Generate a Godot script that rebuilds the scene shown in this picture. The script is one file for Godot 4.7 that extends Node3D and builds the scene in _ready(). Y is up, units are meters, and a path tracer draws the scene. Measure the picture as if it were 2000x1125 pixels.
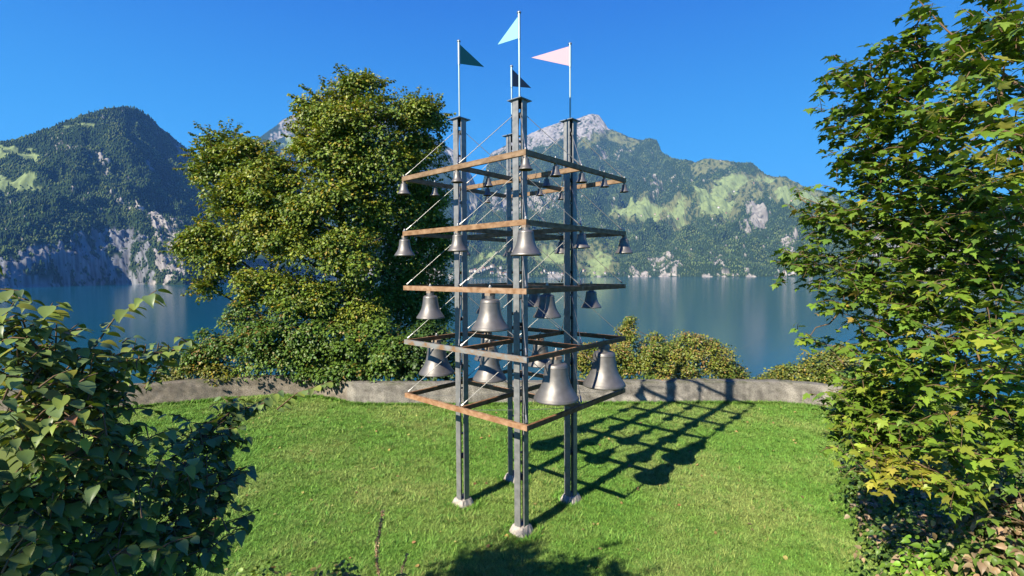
extends Node3D
# A carillon of bells in a steel frame on a lawn above a mountain lake.
# x to the right, y up, the photograph looks along -z. Lawn at y = 0, lake at y = -28.

const EYE := 4.407
const LAKE := -28.0
var rng := RandomNumberGenerator.new()
var used := {}
var pal := {}
var noise_a := FastNoiseLite.new()
var noise_b := FastNoiseLite.new()

# ---------------------------------------------------------------- everything in order
func _ready() -> void:
	rng.seed = 20240917
	var cam := Camera3D.new()
	cam.name = "camera"
	cam.fov = 61.85
	cam.position = Vector3(0, EYE, 0)
	cam.rotation = Vector3(-0.0340, 0, -0.0056)
	cam.near = 0.1
	cam.far = 20000.0
	add_child(cam)
	cam.current = true
	var sky := ProceduralSkyMaterial.new()
	sky.sky_top_color = lin(0.001, 0.036, 0.37)
	sky.sky_horizon_color = lin(0.05, 0.54, 0.93)
	sky.sky_curve = 0.22
	sky.sky_energy_multiplier = 0.81
	sky.ground_bottom_color = lin(0.03, 0.05, 0.06)
	sky.ground_horizon_color = lin(0.10, 0.2, 0.3)
	sky.sun_angle_max = 1.0
	var env := Environment.new()
	env.background_mode = Environment.BG_SKY
	env.sky = Sky.new()
	env.sky.sky_material = sky
	env.tonemap_mode = Environment.TONE_MAPPER_LINEAR
	env.tonemap_exposure = 2.5
	env.sdfgi_enabled = true
	env.ssao_enabled = true
	env.ssil_enabled = true
	env.fog_enabled = true
	env.fog_density = 0.000065
	env.fog_light_color = Color(0.42, 0.67, 1.0)
	var we := WorldEnvironment.new()
	we.name = "world_environment"
	we.environment = env
	add_child(we)
	var sun := DirectionalLight3D.new()
	sun.name = "sun"
	sun.light_energy = 1.6
	sun.light_color = Color(1.0, 0.955, 0.87)
	sun.light_angular_distance = 0.5
	sun.shadow_enabled = true
	add_child(sun)
	var el := deg_to_rad(35.3)
	var az := deg_to_rad(42.0)
	sun.look_at_from_position(Vector3.ZERO, Vector3(sin(az) * cos(el), -sin(el), -cos(az) * cos(el)))

	noise_a.seed = 5
	noise_a.frequency = 0.35
	noise_a.fractal_octaves = 3
	noise_b.seed = 9
	noise_b.frequency = 0.22
	noise_b.fractal_octaves = 4
	make_palette()

	# ---- setting
	make_ground()
	var water := mat(lin(0.001, 0.06, 0.1), 0.10, 0.0, 0.3)
	water.normal_enabled = true
	water.normal_texture = noisetex(512, 0.02, 4, 31, [], 4.0)
	water.normal_scale = 0.2
	water.uv1_triplanar = true
	water.uv1_world_triplanar = true
	water.uv1_scale = Vector3(0.06, 0.06, 0.06)
	var lake := PlaneMesh.new()
	lake.size = Vector2(16000, 12000)
	tag(part("lake", lake, water, self, shift(0, LAKE, -5000)), "calm deep blue mountain lake reaching to the far shore", "lake", "", "structure")

	var left := mountain("mountain", "steep wooded mountain with pale cliffs and small pastures at the left edge", [[-1.2241,0.2186,1750,1000], [-1.0531,0.2647,1800,1133], [-0.9891,0.2821,1850,1200], [-0.9356,0.3037,1900,1270], [-0.8821,0.3264,1980,1350], [-0.8396,0.3386,2060,1420], [-0.7974,0.3436,2130,1450], [-0.7661,0.3351,2250,1430], [-0.7352,0.3120,2370,1405], [-0.7044,0.2868,2480,1385], [-0.6787,0.2627,2570,1390], [-0.6562,0.2395,2650,1490], [-0.6328,0.2048,2740,1640], [-0.6078,0.1521,2800,1800], [-0.5828,0.0940,2850,1950], [-0.5525,0.0303,2850,2100], [-0.5217,-0.0156,2700,2200]],
		[[0.0, 0.0], [0.06, 0.16], [0.3, 0.42], [0.6, 0.68], [0.85, 0.9], [1.0, 1.0]], [
		["meadow", [Vector2(-1.2241,0.2186), Vector2(-1.0538,0.2491), Vector2(-0.9903,0.2539), Vector2(-0.9653,0.2444), Vector2(-0.9722,0.2287), Vector2(-1.0227,0.2353), Vector2(-1.2246,0.2081)]],
		["meadow", [Vector2(-1.2251,0.1976), Vector2(-1.0557,0.2019), Vector2(-1.0243,0.1955), Vector2(-0.9763,0.1794), Vector2(-1.0039,0.1775), Vector2(-1.2262,0.1745)]],
		["meadow", [Vector2(-0.9168,0.3005), Vector2(-0.8827,0.3107), Vector2(-0.8456,0.3178), Vector2(-0.8194,0.3146), Vector2(-0.7967,0.2988), Vector2(-0.7491,0.2735), Vector2(-0.7682,0.2684), Vector2(-0.8097,0.2895), Vector2(-0.8356,0.3011), Vector2(-0.8726,0.2971), Vector2(-0.9065,0.2942)]],
		["rock", [Vector2(-0.9414,0.2620), Vector2(-0.8953,0.2524), Vector2(-0.8537,0.2365), Vector2(-0.8262,0.2059), Vector2(-0.8318,0.1975), Vector2(-0.8595,0.2208), Vector2(-0.9062,0.2451)]],
		["rock", [Vector2(-0.8272,0.1460), Vector2(-0.7730,0.1193), Vector2(-0.7308,0.1107), Vector2(-0.6947,0.0787), Vector2(-0.6684,-0.0063), Vector2(-0.7243,-0.0230), Vector2(-0.7418,0.0313), Vector2(-0.7526,0.0928), Vector2(-0.7943,0.1142)]],
		["cliff", [Vector2(-1.2329,0.0340), Vector2(-1.0632,0.0225), Vector2(-0.9565,0.0325), Vector2(-0.8808,0.0692), Vector2(-0.7956,0.0772), Vector2(-0.7590,0.0579), Vector2(-0.7457,-0.0272), Vector2(-1.0018,-0.0364), Vector2(-1.2372,-0.0564)]],
		["cliff", [Vector2(-0.7348,0.3255), Vector2(-0.6886,0.2867), Vector2(-0.6328,0.2048), Vector2(-0.6440,0.1839), Vector2(-0.6950,0.2471), Vector2(-0.7461,0.2996)]],
		["cliff", [Vector2(-0.7770,0.2580), Vector2(-0.7379,0.2264), Vector2(-0.7387,0.2002), Vector2(-0.7778,0.2318)]],
		], 300, 190, 75.0, 420.0, 11)
	mountain("mountain", "distant grey rocky peak seen behind the big tree", [[-0.6763,0.1631,5200,3300], [-0.5895,0.2465,5200,3300], [-0.5169,0.2795,5200,3300], [-0.4827,0.3002,5300,3300], [-0.4507,0.3209,5400,3300], [-0.4146,0.3373,5400,3300], [-0.3764,0.3547,5400,3300], [-0.3341,0.3680,5400,3300], [-0.2923,0.3532,5400,3300], [-0.2297,0.3123,5400,3300], [-0.1774,0.2839,5400,3300], [-0.1439,0.2649,5400,3300], [-0.1250,0.2544,5400,3300], [-0.1041,0.2354,5300,3300], [-0.0812,0.1965,5200,3300], [-0.0573,0.1386,5000,3300], [-0.0313,0.0645,4600,3300], [0.0001,-0.0079,4200,3300]],
		[[0.0, 0.0], [0.1, 0.1], [0.5, 0.45], [0.8, 0.74], [1.0, 1.0]], [
		["rock", [Vector2(-0.4775,0.2981), Vector2(-0.4506,0.3240), Vector2(-0.4144,0.3446), Vector2(-0.3339,0.3804), Vector2(-0.2504,0.3385), Vector2(-0.2512,0.2864), Vector2(-0.3256,0.2450), Vector2(-0.4204,0.2560), Vector2(-0.4782,0.2668), Vector2(-0.5048,0.2565)]],
		["rock", [Vector2(-0.1438,0.2702), Vector2(-0.0987,0.2438), Vector2(-0.0780,0.1965), Vector2(-0.0573,0.1386), Vector2(-0.0416,0.1068), Vector2(-0.0735,0.0964), Vector2(-0.0999,0.1177), Vector2(-0.0784,0.1439), Vector2(-0.1044,0.2019), Vector2(-0.1357,0.2388)]],
		["meadow", [Vector2(-0.4624,0.2667), Vector2(-0.4309,0.2613), Vector2(-0.4420,0.2352), Vector2(-0.4734,0.2459)]],
		], 200, 110, 190.0, 700.0, 23)
	var right := mountain("mountain", "broad wooded massif with a bare limestone summit and green alpine pastures", [[-0.2553,-0.0033,2900,2700], [-0.2125,0.0124,3000,2700], [-0.1589,0.0546,3100,2600], [-0.1161,0.0776,3200,2560], [-0.0894,0.0965,3300,2530], [-0.0733,0.1281,3600,2527], [-0.0624,0.1681,4100,2530], [-0.0536,0.2069,4400,2535], [-0.0439,0.2403,4600,2540], [-0.0142,0.2579,4700,2560], [0.0355,0.2807,4800,2590], [0.0988,0.3053,4850,2610], [0.1388,0.3145,4850,2620], [0.1662,0.3226,4850,2630], [0.1809,0.3215,4850,2630], [0.1894,0.3100,4820,2630], [0.1999,0.2923,4750,2635], [0.2210,0.2848,4700,2635], [0.2632,0.2700,4600,2600], [0.3012,0.2677,4500,2560], [0.3098,0.2457,4350,2550], [0.3352,0.2278,4100,2520], [0.3775,0.2223,3950,2470], [0.4070,0.2295,3900,2430], [0.4577,0.2239,3850,2370], [0.4958,0.2206,3800,2340], [0.5257,0.1963,3700,2310], [0.5680,0.1929,3600,2270], [0.5894,0.1792,3500,2250], [0.6149,0.1706,3400,2225], [0.6532,0.1599,3300,2190], [0.7001,0.1396,3200,2150], [0.7961,0.1074,3100,2100], [0.9022,0.1068,3000,2050], [1.0074,0.1379,2950,2000], [1.1231,0.1636,2900,1950], [1.3758,0.1937,2800,1850]],
		[[0.0, 0.0], [0.03, 0.08], [0.12, 0.19], [0.45, 0.45], [0.7, 0.66], [0.88, 0.82], [1.0, 1.0]], [
		["peak", [Vector2(-0.0513,0.2310), Vector2(-0.0438,0.2487), Vector2(0.0334,0.2848), Vector2(0.0967,0.3095), Vector2(0.1662,0.3310), Vector2(0.1915,0.3256), Vector2(0.2041,0.2943), Vector2(0.1957,0.2756), Vector2(0.1599,0.2633), Vector2(0.1071,0.2594), Vector2(0.0438,0.2514), Vector2(-0.0090,0.2412)]],
		["olive", [Vector2(0.1282,0.2509), Vector2(0.1599,0.2653), Vector2(0.1957,0.2777), Vector2(0.2179,0.2890), Vector2(0.2653,0.2752), Vector2(0.2612,0.2522), Vector2(0.2179,0.2588), Vector2(0.1915,0.2673), Vector2(0.1546,0.2466)]],
		["olive", [Vector2(0.3764,0.2202), Vector2(0.4070,0.2284), Vector2(0.4557,0.2219), Vector2(0.4600,0.2135), Vector2(0.4241,0.2011), Vector2(0.3946,0.1928), Vector2(0.3788,0.1919)]],
		["rock", [Vector2(-0.0626,0.1386), Vector2(-0.0255,0.1436), Vector2(0.0116,0.1382), Vector2(0.0540,0.1537), Vector2(0.0964,0.1609), Vector2(0.1154,0.1376), Vector2(0.0856,0.1040), Vector2(0.0326,0.1043), Vector2(-0.0151,0.1046), Vector2(-0.0522,0.1122)]],
		["rock", [Vector2(0.2826,0.1724), Vector2(0.2932,0.1766), Vector2(0.3059,0.1702), Vector2(0.3081,0.1597), Vector2(0.3018,0.1439), Vector2(0.2933,0.1450)]],
		["rock", [Vector2(0.3207,0.1827), Vector2(0.3376,0.1869), Vector2(0.3429,0.1763), Vector2(0.3292,0.1617)]],
		["rock", [Vector2(0.1810,0.2422), Vector2(0.1979,0.2442), Vector2(0.2085,0.2295), Vector2(0.2000,0.2107), Vector2(0.1873,0.2160)]],
		["rock", [Vector2(0.2211,0.2420), Vector2(0.2401,0.2461), Vector2(0.2444,0.2335), Vector2(0.2275,0.2294)]],
		["olive", [Vector2(0.3664,0.1383), Vector2(0.4032,0.1718), Vector2(0.4454,0.1936), Vector2(0.5510,0.1983), Vector2(0.6362,0.1642), Vector2(0.6789,0.1397), Vector2(0.6686,0.1219), Vector2(0.5733,0.1161), Vector2(0.4991,0.1144), Vector2(0.4464,0.0830), Vector2(0.3934,0.0811)]],
		["olive", [Vector2(0.1917,0.0823), Vector2(0.2023,0.1118), Vector2(0.2340,0.1285), Vector2(0.3188,0.1280), Vector2(0.3719,0.1151), Vector2(0.3721,0.0813), Vector2(0.2979,0.0774)]],
		["olive", [Vector2(0.0322,0.0111), Vector2(0.0429,0.0428), Vector2(0.1173,0.0488), Vector2(0.2130,0.0419), Vector2(0.2131,-0.0070), Vector2(0.1492,-0.0119), Vector2(0.1279,0.0063)]],
		["meadow", [Vector2(0.1980,0.1076), Vector2(0.2171,0.1180), Vector2(0.2447,0.1232), Vector2(0.2489,0.1115), Vector2(0.2680,0.1157), Vector2(0.2977,0.1208), Vector2(0.3147,0.1112), Vector2(0.3571,0.1162), Vector2(0.3667,0.0940), Vector2(0.3466,0.0856), Vector2(0.2978,0.0880), Vector2(0.2554,0.0872), Vector2(0.2087,0.0906)]],
		["meadow", [Vector2(0.3718,0.1341), Vector2(0.3886,0.1529), Vector2(0.4033,0.1613), Vector2(0.4159,0.1717), Vector2(0.4370,0.1863), Vector2(0.4772,0.1798), Vector2(0.5089,0.1859), Vector2(0.5363,0.1920), Vector2(0.5555,0.1814), Vector2(0.5408,0.1752), Vector2(0.4984,0.1755), Vector2(0.4667,0.1714), Vector2(0.4373,0.1548), Vector2(0.4289,0.1422), Vector2(0.4459,0.1358), Vector2(0.4715,0.1187), Vector2(0.4462,0.1041), Vector2(0.4252,0.0873), Vector2(0.3997,0.0896), Vector2(0.3974,0.1107), Vector2(0.3782,0.1193)]],
		["meadow", [Vector2(0.5454,0.1436), Vector2(0.5898,0.1518), Vector2(0.6364,0.1473), Vector2(0.6789,0.1429), Vector2(0.6791,0.1302), Vector2(0.6262,0.1263), Vector2(0.5732,0.1245), Vector2(0.5498,0.1310)]],
		["meadow", [Vector2(0.1577,0.0104), Vector2(0.1662,0.0315), Vector2(0.1832,0.0336), Vector2(0.1981,0.0186), Vector2(0.2024,-0.0005), Vector2(0.1769,-0.0110), Vector2(0.1556,-0.0088)]],
		["meadow", [Vector2(0.0429,0.0269), Vector2(0.0748,0.0384), Vector2(0.1120,0.0403), Vector2(0.1279,0.0265), Vector2(0.1067,0.0128), Vector2(0.0534,0.0109)]],
		["meadow", [Vector2(-0.0741,0.0276), Vector2(-0.0422,0.0327), Vector2(-0.0156,0.0241), Vector2(-0.0317,0.0114), Vector2(-0.0689,0.0116)]],
		["scree", [Vector2(0.4823,0.1018), Vector2(0.5099,0.0974), Vector2(0.5375,0.0951), Vector2(0.5271,0.0825), Vector2(0.5083,0.0593), Vector2(0.5008,0.0615), Vector2(0.4921,0.0785)]],
		["rock", [Vector2(0.4518,0.0808), Vector2(0.4783,0.0764), Vector2(0.4912,0.0637), Vector2(0.4764,0.0574), Vector2(0.4572,0.0660)]],
		["rock", [Vector2(0.5439,0.0972), Vector2(0.5734,0.1140), Vector2(0.5861,0.1097), Vector2(0.5630,0.0929)]],
		["rock", [Vector2(0.2853,0.0266), Vector2(0.2980,0.0393), Vector2(0.3257,0.0307), Vector2(0.3514,0.0093), Vector2(0.3451,-0.0130), Vector2(0.3047,-0.0128)]],
		["rock", [Vector2(0.2450,0.0014), Vector2(0.2876,0.0032), Vector2(0.2919,-0.0149), Vector2(0.2408,-0.0146)]],
		["rock", [Vector2(0.4108,0.0238), Vector2(0.4279,0.0237), Vector2(0.4429,0.0024), Vector2(0.4602,-0.0158), Vector2(0.4346,-0.0157), Vector2(0.4217,0.0025)]],
		["rock", [Vector2(0.5639,0.0293), Vector2(0.5827,0.0504), Vector2(0.5955,0.0504), Vector2(0.5875,0.0165), Vector2(0.5706,0.0038)]],
		["rock", [Vector2(0.7441,0.0601), Vector2(0.8080,0.0492), Vector2(0.9565,0.0589), Vector2(1.0218,0.0055), Vector2(0.8520,-0.0148), Vector2(0.7451,0.0071)]],
		], 520, 230, 125.0, 430.0, 37)
	woods("mountain_forest", "mixed forest covering the left mountain", left, 6.8, 11.0, [Color(0.036, 0.064, 0.023), Color(0.034, 0.06, 0.022), Color(0.055, 0.085, 0.025), Color(0.08, 0.105, 0.032)])
	woods("mountain_forest", "mixed forest covering the broad massif beyond the lake", right, 8.6, 12.5, [Color(0.055, 0.09, 0.036), Color(0.05, 0.082, 0.034), Color(0.075, 0.112, 0.038), Color(0.1, 0.135, 0.046)])
	make_houses(right)

	make_wall()
	make_tower()
	make_bells()
	make_pennants()
	make_plants()
	make_grass()

# ---------------------------------------------------------------- naming
func numbered(called: String) -> String:
	var n: int = used.get(called, 0)
	used[called] = n + 1
	return called if n == 0 else "%s_%03d" % [called, n]

func tag(o: Node, label: String, category := "", group := "", kind := "") -> void:
	o.set_meta("label", label)
	if category != "": o.set_meta("category", category)
	if group != "": o.set_meta("group", group)
	if kind != "": o.set_meta("kind", kind)

func thing(called: String, label: String, category: String, at := Vector3.ZERO, group := "") -> Node3D:
	var o := Node3D.new()
	o.name = numbered(called)
	o.position = at
	add_child(o)
	tag(o, label, category, group)
	return o

func part(called: String, mesh: Mesh, m: Material, parent: Node, t := Transform3D()) -> MeshInstance3D:
	var o := MeshInstance3D.new()
	o.mesh = mesh
	if m: o.material_override = m
	o.transform = t
	var k := called
	var n := 0
	while parent.has_node(NodePath(k)):
		n += 1
		k = "%s_%03d" % [called, n]
	o.name = k
	parent.add_child(o)
	return o

func shift(x: float, y: float, z: float) -> Transform3D:
	return Transform3D(Basis(), Vector3(x, y, z))

# ---------------------------------------------------------------- materials
func lin(r: float, g: float, b: float) -> Color:
	return Color(r, g, b).linear_to_srgb()

func mat(c: Color, rough: float, metal := 0.0, spec := 0.5) -> StandardMaterial3D:
	var m := StandardMaterial3D.new()
	m.albedo_color = c
	m.roughness = rough
	m.metallic = metal
	m.metallic_specular = spec
	return m

func leafmat(rough: float, back: float, spec := 0.35) -> StandardMaterial3D:
	var m := mat(Color.WHITE, rough, 0.0, spec)
	m.vertex_color_use_as_albedo = true
	m.cull_mode = BaseMaterial3D.CULL_DISABLED
	m.backlight_enabled = true
	m.backlight = Color(back, back, back * 0.45)
	return m

func ramp(stops: Array) -> Gradient:
	var g := Gradient.new()
	var o := PackedFloat32Array()
	var c := PackedColorArray()
	for s in stops:
		o.append(s[0])
		c.append(s[1])
	g.offsets = o
	g.colors = c
	return g

func noisetex(size: int, freq: float, oct: int, sd: int, stops: Array, normal := 0.0) -> NoiseTexture2D:
	var n := FastNoiseLite.new()
	n.seed = sd
	n.frequency = freq
	n.noise_type = FastNoiseLite.TYPE_SIMPLEX_SMOOTH
	n.fractal_octaves = oct
	var t := NoiseTexture2D.new()
	t.width = size
	t.height = size
	t.seamless = true
	t.noise = n
	if normal > 0.0:
		t.as_normal_map = true
		t.bump_strength = normal
	elif stops.size() > 0:
		t.color_ramp = ramp(stops)
	return t

func textured(m: StandardMaterial3D, albedo: Texture2D, scale: float, normal: Texture2D = null, nscale := 1.0) -> StandardMaterial3D:
	m.albedo_texture = albedo
	m.uv1_triplanar = true
	m.uv1_world_triplanar = true
	m.uv1_scale = Vector3(scale, scale, scale)
	if normal:
		m.normal_enabled = true
		m.normal_texture = normal
		m.normal_scale = nscale
	return m

# ---------------------------------------------------------------- mesh helpers
func arrays(v: PackedVector3Array, n: PackedVector3Array, ix: PackedInt32Array, c := PackedColorArray()) -> ArrayMesh:
	var a := []
	a.resize(Mesh.ARRAY_MAX)
	a[Mesh.ARRAY_VERTEX] = v
	a[Mesh.ARRAY_NORMAL] = n
	a[Mesh.ARRAY_INDEX] = ix
	if c.size() == v.size(): a[Mesh.ARRAY_COLOR] = c
	var m := ArrayMesh.new()
	m.add_surface_from_arrays(Mesh.PRIMITIVE_TRIANGLES, a)
	return m

func box(x: float, y: float, z: float) -> BoxMesh:
	var b := BoxMesh.new()
	b.size = Vector3(x, y, z)
	return b

func rod_mesh(r: float, h: float, seg := 8) -> CylinderMesh:
	var c := CylinderMesh.new()
	c.top_radius = r
	c.bottom_radius = r
	c.height = h
	c.radial_segments = seg
	c.rings = 1
	return c

func between(p: Vector3, q: Vector3) -> Transform3D:
	var d := (q - p).normalized()
	var s := d.cross(Vector3.RIGHT if absf(d.x) < 0.9 else Vector3.FORWARD).normalized()
	return Transform3D(Basis(s, d, s.cross(d)), (p + q) / 2.0)

# a body of revolution: profile points from the bottom up, a point given twice makes an edge
func lathe(prof: Array, seg: int) -> ArrayMesh:
	var v := PackedVector3Array()
	var n := PackedVector3Array()
	var ix := PackedInt32Array()
	var k := prof.size()
	for i in k:
		var p: Vector2 = prof[i]
		var a: Vector2 = prof[maxi(i - 1, 0)]
		var b: Vector2 = prof[mini(i + 1, k - 1)]
		if a.distance_to(p) < 1e-5: a = p
		if b.distance_to(p) < 1e-5: b = p
		var d := (b - a).normalized()
		for j in seg + 1:
			var t := TAU * j / seg
			v.append(Vector3(p.x * cos(t), p.y, p.x * sin(t)))
			n.append(Vector3(d.y * cos(t), -d.x, d.y * sin(t)))
	var w := seg + 1
	for i in k - 1:
		if prof[i].distance_to(prof[i + 1]) < 1e-5: continue
		for j in seg:
			var q := i * w + j
			ix.append_array([q, q + 1, q + w, q + 1, q + w + 1, q + w])
	return arrays(v, n, ix)

# tapered tubes along polylines, collected in one mesh
class Tubes:
	var v := PackedVector3Array()
	var n := PackedVector3Array()
	var ix := PackedInt32Array()
	func add(pts: Array, r0: float, r1: float, seg := 6) -> void:
		var base := v.size()
		var k := pts.size()
		for i in k:
			var d: Vector3 = (pts[mini(i + 1, k - 1)] - pts[maxi(i - 1, 0)]).normalized()
			var s := d.cross(Vector3(0.3, 0.2, 0.9)).normalized()
			var t := s.cross(d)
			var r := lerpf(r0, r1, float(i) / (k - 1))
			for j in seg:
				var a := TAU * j / seg
				var o := s * cos(a) + t * sin(a)
				v.append(pts[i] + o * r)
				n.append(o)
		for i in k - 1:
			for j in seg:
				var q := base + i * seg + j
				var q2 := base + i * seg + (j + 1) % seg
				ix.append_array([q, q2, q + seg, q2, q2 + seg, q + seg])

func tubemesh(t: Tubes) -> ArrayMesh:
	return arrays(t.v, t.n, t.ix)

# ---------------------------------------------------------------- many copies as one object
class Copies:
	var b := PackedFloat32Array()
	var n := 0
	func add(t: Transform3D, c: Color) -> void:
		var x := t.basis
		var o := t.origin
		b.append_array([x.x.x, x.y.x, x.z.x, o.x, x.x.y, x.y.y, x.z.y, o.y, x.x.z, x.y.z, x.z.z, o.z, c.r, c.g, c.b, 1.0])
		n += 1

func spread(called: String, mesh: Mesh, m: Material, c: Copies, parent: Node = null) -> MultiMeshInstance3D:
	var mm := MultiMesh.new()
	mm.transform_format = MultiMesh.TRANSFORM_3D
	mm.use_colors = true
	mm.mesh = mesh
	mm.instance_count = c.n
	mm.buffer = c.b
	var o := MultiMeshInstance3D.new()
	o.multimesh = mm
	o.material_override = m
	o.set_meta("kind", "stuff")
	if parent:
		o.name = called
		parent.add_child(o, true)
	else:
		o.name = numbered(called)
		add_child(o)
	return o

# ---------------------------------------------------------------- leaves
# flat outline, folded along the middle rib and bent down towards the tip; +z is the tip, +y the upper face
func leafmesh(outline: Array, fold: float, droop: float) -> ArrayMesh:
	var st := SurfaceTool.new()
	st.begin(Mesh.PRIMITIVE_TRIANGLES)
	st.set_color(Color.WHITE)
	var f := func(p: Vector2) -> Vector3: return Vector3(p.x, absf(p.x) * fold - p.y * p.y * droop, p.y)
	var mid := [0.0, 0.33, 0.66, 1.0]
	for side in [-1.0, 1.0]:
		var k := outline.size()
		for i in k - 1:
			var a: Vector2 = Vector2(outline[i].x * side, outline[i].y)
			var b: Vector2 = Vector2(outline[i + 1].x * side, outline[i + 1].y)
			var ca := Vector2(0, clampf(a.y * 0.8 + 0.06, 0.0, 1.0))
			var cb := Vector2(0, clampf(b.y * 0.8 + 0.06, 0.0, 1.0))
			var tri := [ca, a, b, ca, b, cb]
			if side > 0: tri = [ca, b, a, ca, cb, b]
			for q in tri: st.add_vertex(f.call(q))
	st.generate_normals()
	return st.commit()

# the maple's five pointed lobes as a fan round the foot of the leaf
func maplemesh(droop: float) -> ArrayMesh:
	var half := [Vector2(0.0, -0.02), Vector2(0.16, -0.12), Vector2(0.36, -0.10), Vector2(0.30, 0.06), Vector2(0.44, 0.12), Vector2(0.56, 0.34), Vector2(0.40, 0.36), Vector2(0.22, 0.36), Vector2(0.24, 0.56), Vector2(0.10, 0.66), Vector2(0.0, 0.98)]
	var st := SurfaceTool.new()
	st.begin(Mesh.PRIMITIVE_TRIANGLES)
	st.set_color(Color.WHITE)
	var f := func(p: Vector2) -> Vector3:
		var r := p.length()
		return Vector3(p.x, 0.10 * absf(p.x) - r * r * droop + 0.03 * sin(p.x * 17.0), p.y)
	for side in [-1.0, 1.0]:
		for i in half.size() - 1:
			var a := Vector2(half[i].x * side, half[i].y)
			var b := Vector2(half[i + 1].x * side, half[i + 1].y)
			var tri := [Vector2(0, 0.14), a, b]
			if side > 0: tri = [Vector2(0, 0.14), b, a]
			for q in tri: st.add_vertex(f.call(q))
	st.generate_normals()
	return st.commit()

func leafbasis(up: Vector3, tip: Vector3, s: float) -> Basis:
	var z := tip - up * tip.dot(up)
	z = z.normalized() if z.length() > 0.01 else up.cross(Vector3.RIGHT).normalized()
	var x := up.cross(z)
	return Basis(x * s, up * s, z * s)

func rv() -> Vector3:
	return Vector3(rng.randfn(), rng.randfn(), rng.randfn()).normalized()

func tint(c: Color, amount: float) -> Color:
	var k := exp(rng.randfn() * amount)
	return Color(c.r * k * exp(rng.randfn() * amount * 0.3), c.g * k, c.b * k)

# break each mass of a crown into a smaller one with knots round it
func knotted(clumps: Array, keep: float, knots: int, size: float) -> Array:
	var out := []
	for q in clumps:
		out.append([q[0], q[1], q[2], q[3] * keep, q[4] * keep])
		for k in knots:
			var d := rv()
			d.z = absf(d.z)
			var s := size * rng.randf_range(0.65, 1.3)
			out.append([q[0] + d.x * q[3] * 0.8, q[1] + d.y * q[4] * 0.8, q[2] + d.z * (q[3] + q[4]) * 0.42, q[3] * s, q[4] * s * 0.8])
	return out

# leaves in little layered sprays on the outside of a cloud of ellipsoids
func crown(clumps: Array, sprays_per_m2: float, leaves: int, spray_r: float, size: float, green: Array, warm: Array, warm_share: float, flat := 0.45, gate := -2.0, gate_scale := 4.0) -> Copies:
	var c := Copies.new()
	for q in clumps:
		var o := Vector3(q[0], q[1], q[2])
		var rx: float = q[3]
		var ry: float = q[4]
		var rz := (rx + ry) * 0.5
		var n := int(sprays_per_m2 * 4.0 * PI * pow((rx * ry + rx * rz + ry * rz) / 3.0, 1.0)) + 3
		var base: Color = green[rng.randi() % green.size()]
		for i in n:
			var d := rv()
			if d.y < -0.5 and rng.randf() < 0.6: d.y = -d.y
			var p := o + Vector3(d.x * rx, d.y * ry, d.z * rz) * (1.0 - 0.55 * pow(rng.randf(), 1.8) + 0.19 * rng.randfn())
			if gate > -1.0 and noise_b.get_noise_3d(p.x * gate_scale, p.y * gate_scale * 1.2, p.z * gate_scale) < gate: continue
			var layer := (Vector3(-0.22, 0.85, 0.25) + d * 0.6 + rv() * 0.35).normalized()
			var side := (d + rv() * 0.5 - Vector3.UP * 0.3).normalized()
			var e1 := layer.cross(side).normalized()
			var e2 := e1.cross(layer)
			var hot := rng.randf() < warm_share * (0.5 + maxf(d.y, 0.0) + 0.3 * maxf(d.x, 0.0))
			for k in leaves:
				var a := rng.randf() * TAU
				var rr := sqrt(rng.randf()) * spray_r
				var lp := p + (e1 * cos(a) + e2 * sin(a)) * rr + layer * rng.randfn() * spray_r * 0.22 - Vector3.UP * rr * 0.25
				var up := (layer + rv() * flat).normalized()
				var col := base
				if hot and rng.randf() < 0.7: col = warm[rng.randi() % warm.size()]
				elif rng.randf() < 0.3: col = green[rng.randi() % green.size()]
				c.add(Transform3D(leafbasis(up, (e1 * cos(a) + e2 * sin(a)) + rv() * 0.5 - Vector3.UP * 0.35, size * rng.randf_range(0.65, 1.25)), lp), tint(col, 0.22))
	return c

# ---------------------------------------------------------------- mountains
class Ridge:
	var v: PackedVector3Array
	var kind: PackedByteArray
	var w: int
	var h: int
	var u0: float
	var u1: float

func survey(rows: Array, u: float) -> Array:
	var k := rows.size()
	for i in k - 1:
		if u <= rows[i + 1][0] or i == k - 2:
			var f := clampf((u - rows[i][0]) / (rows[i + 1][0] - rows[i][0]), 0.0, 1.0)
			return [lerpf(rows[i][1], rows[i + 1][1], f), lerpf(rows[i][2], rows[i + 1][2], f), lerpf(rows[i][3], rows[i + 1][3], f)]
	return []

func curve(pts: Array, t: float) -> float:
	for i in pts.size() - 1:
		if t <= pts[i + 1][0]:
			return lerpf(pts[i][1], pts[i + 1][1], (t - pts[i][0]) / (pts[i + 1][0] - pts[i][0]))
	return 1.0

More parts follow.
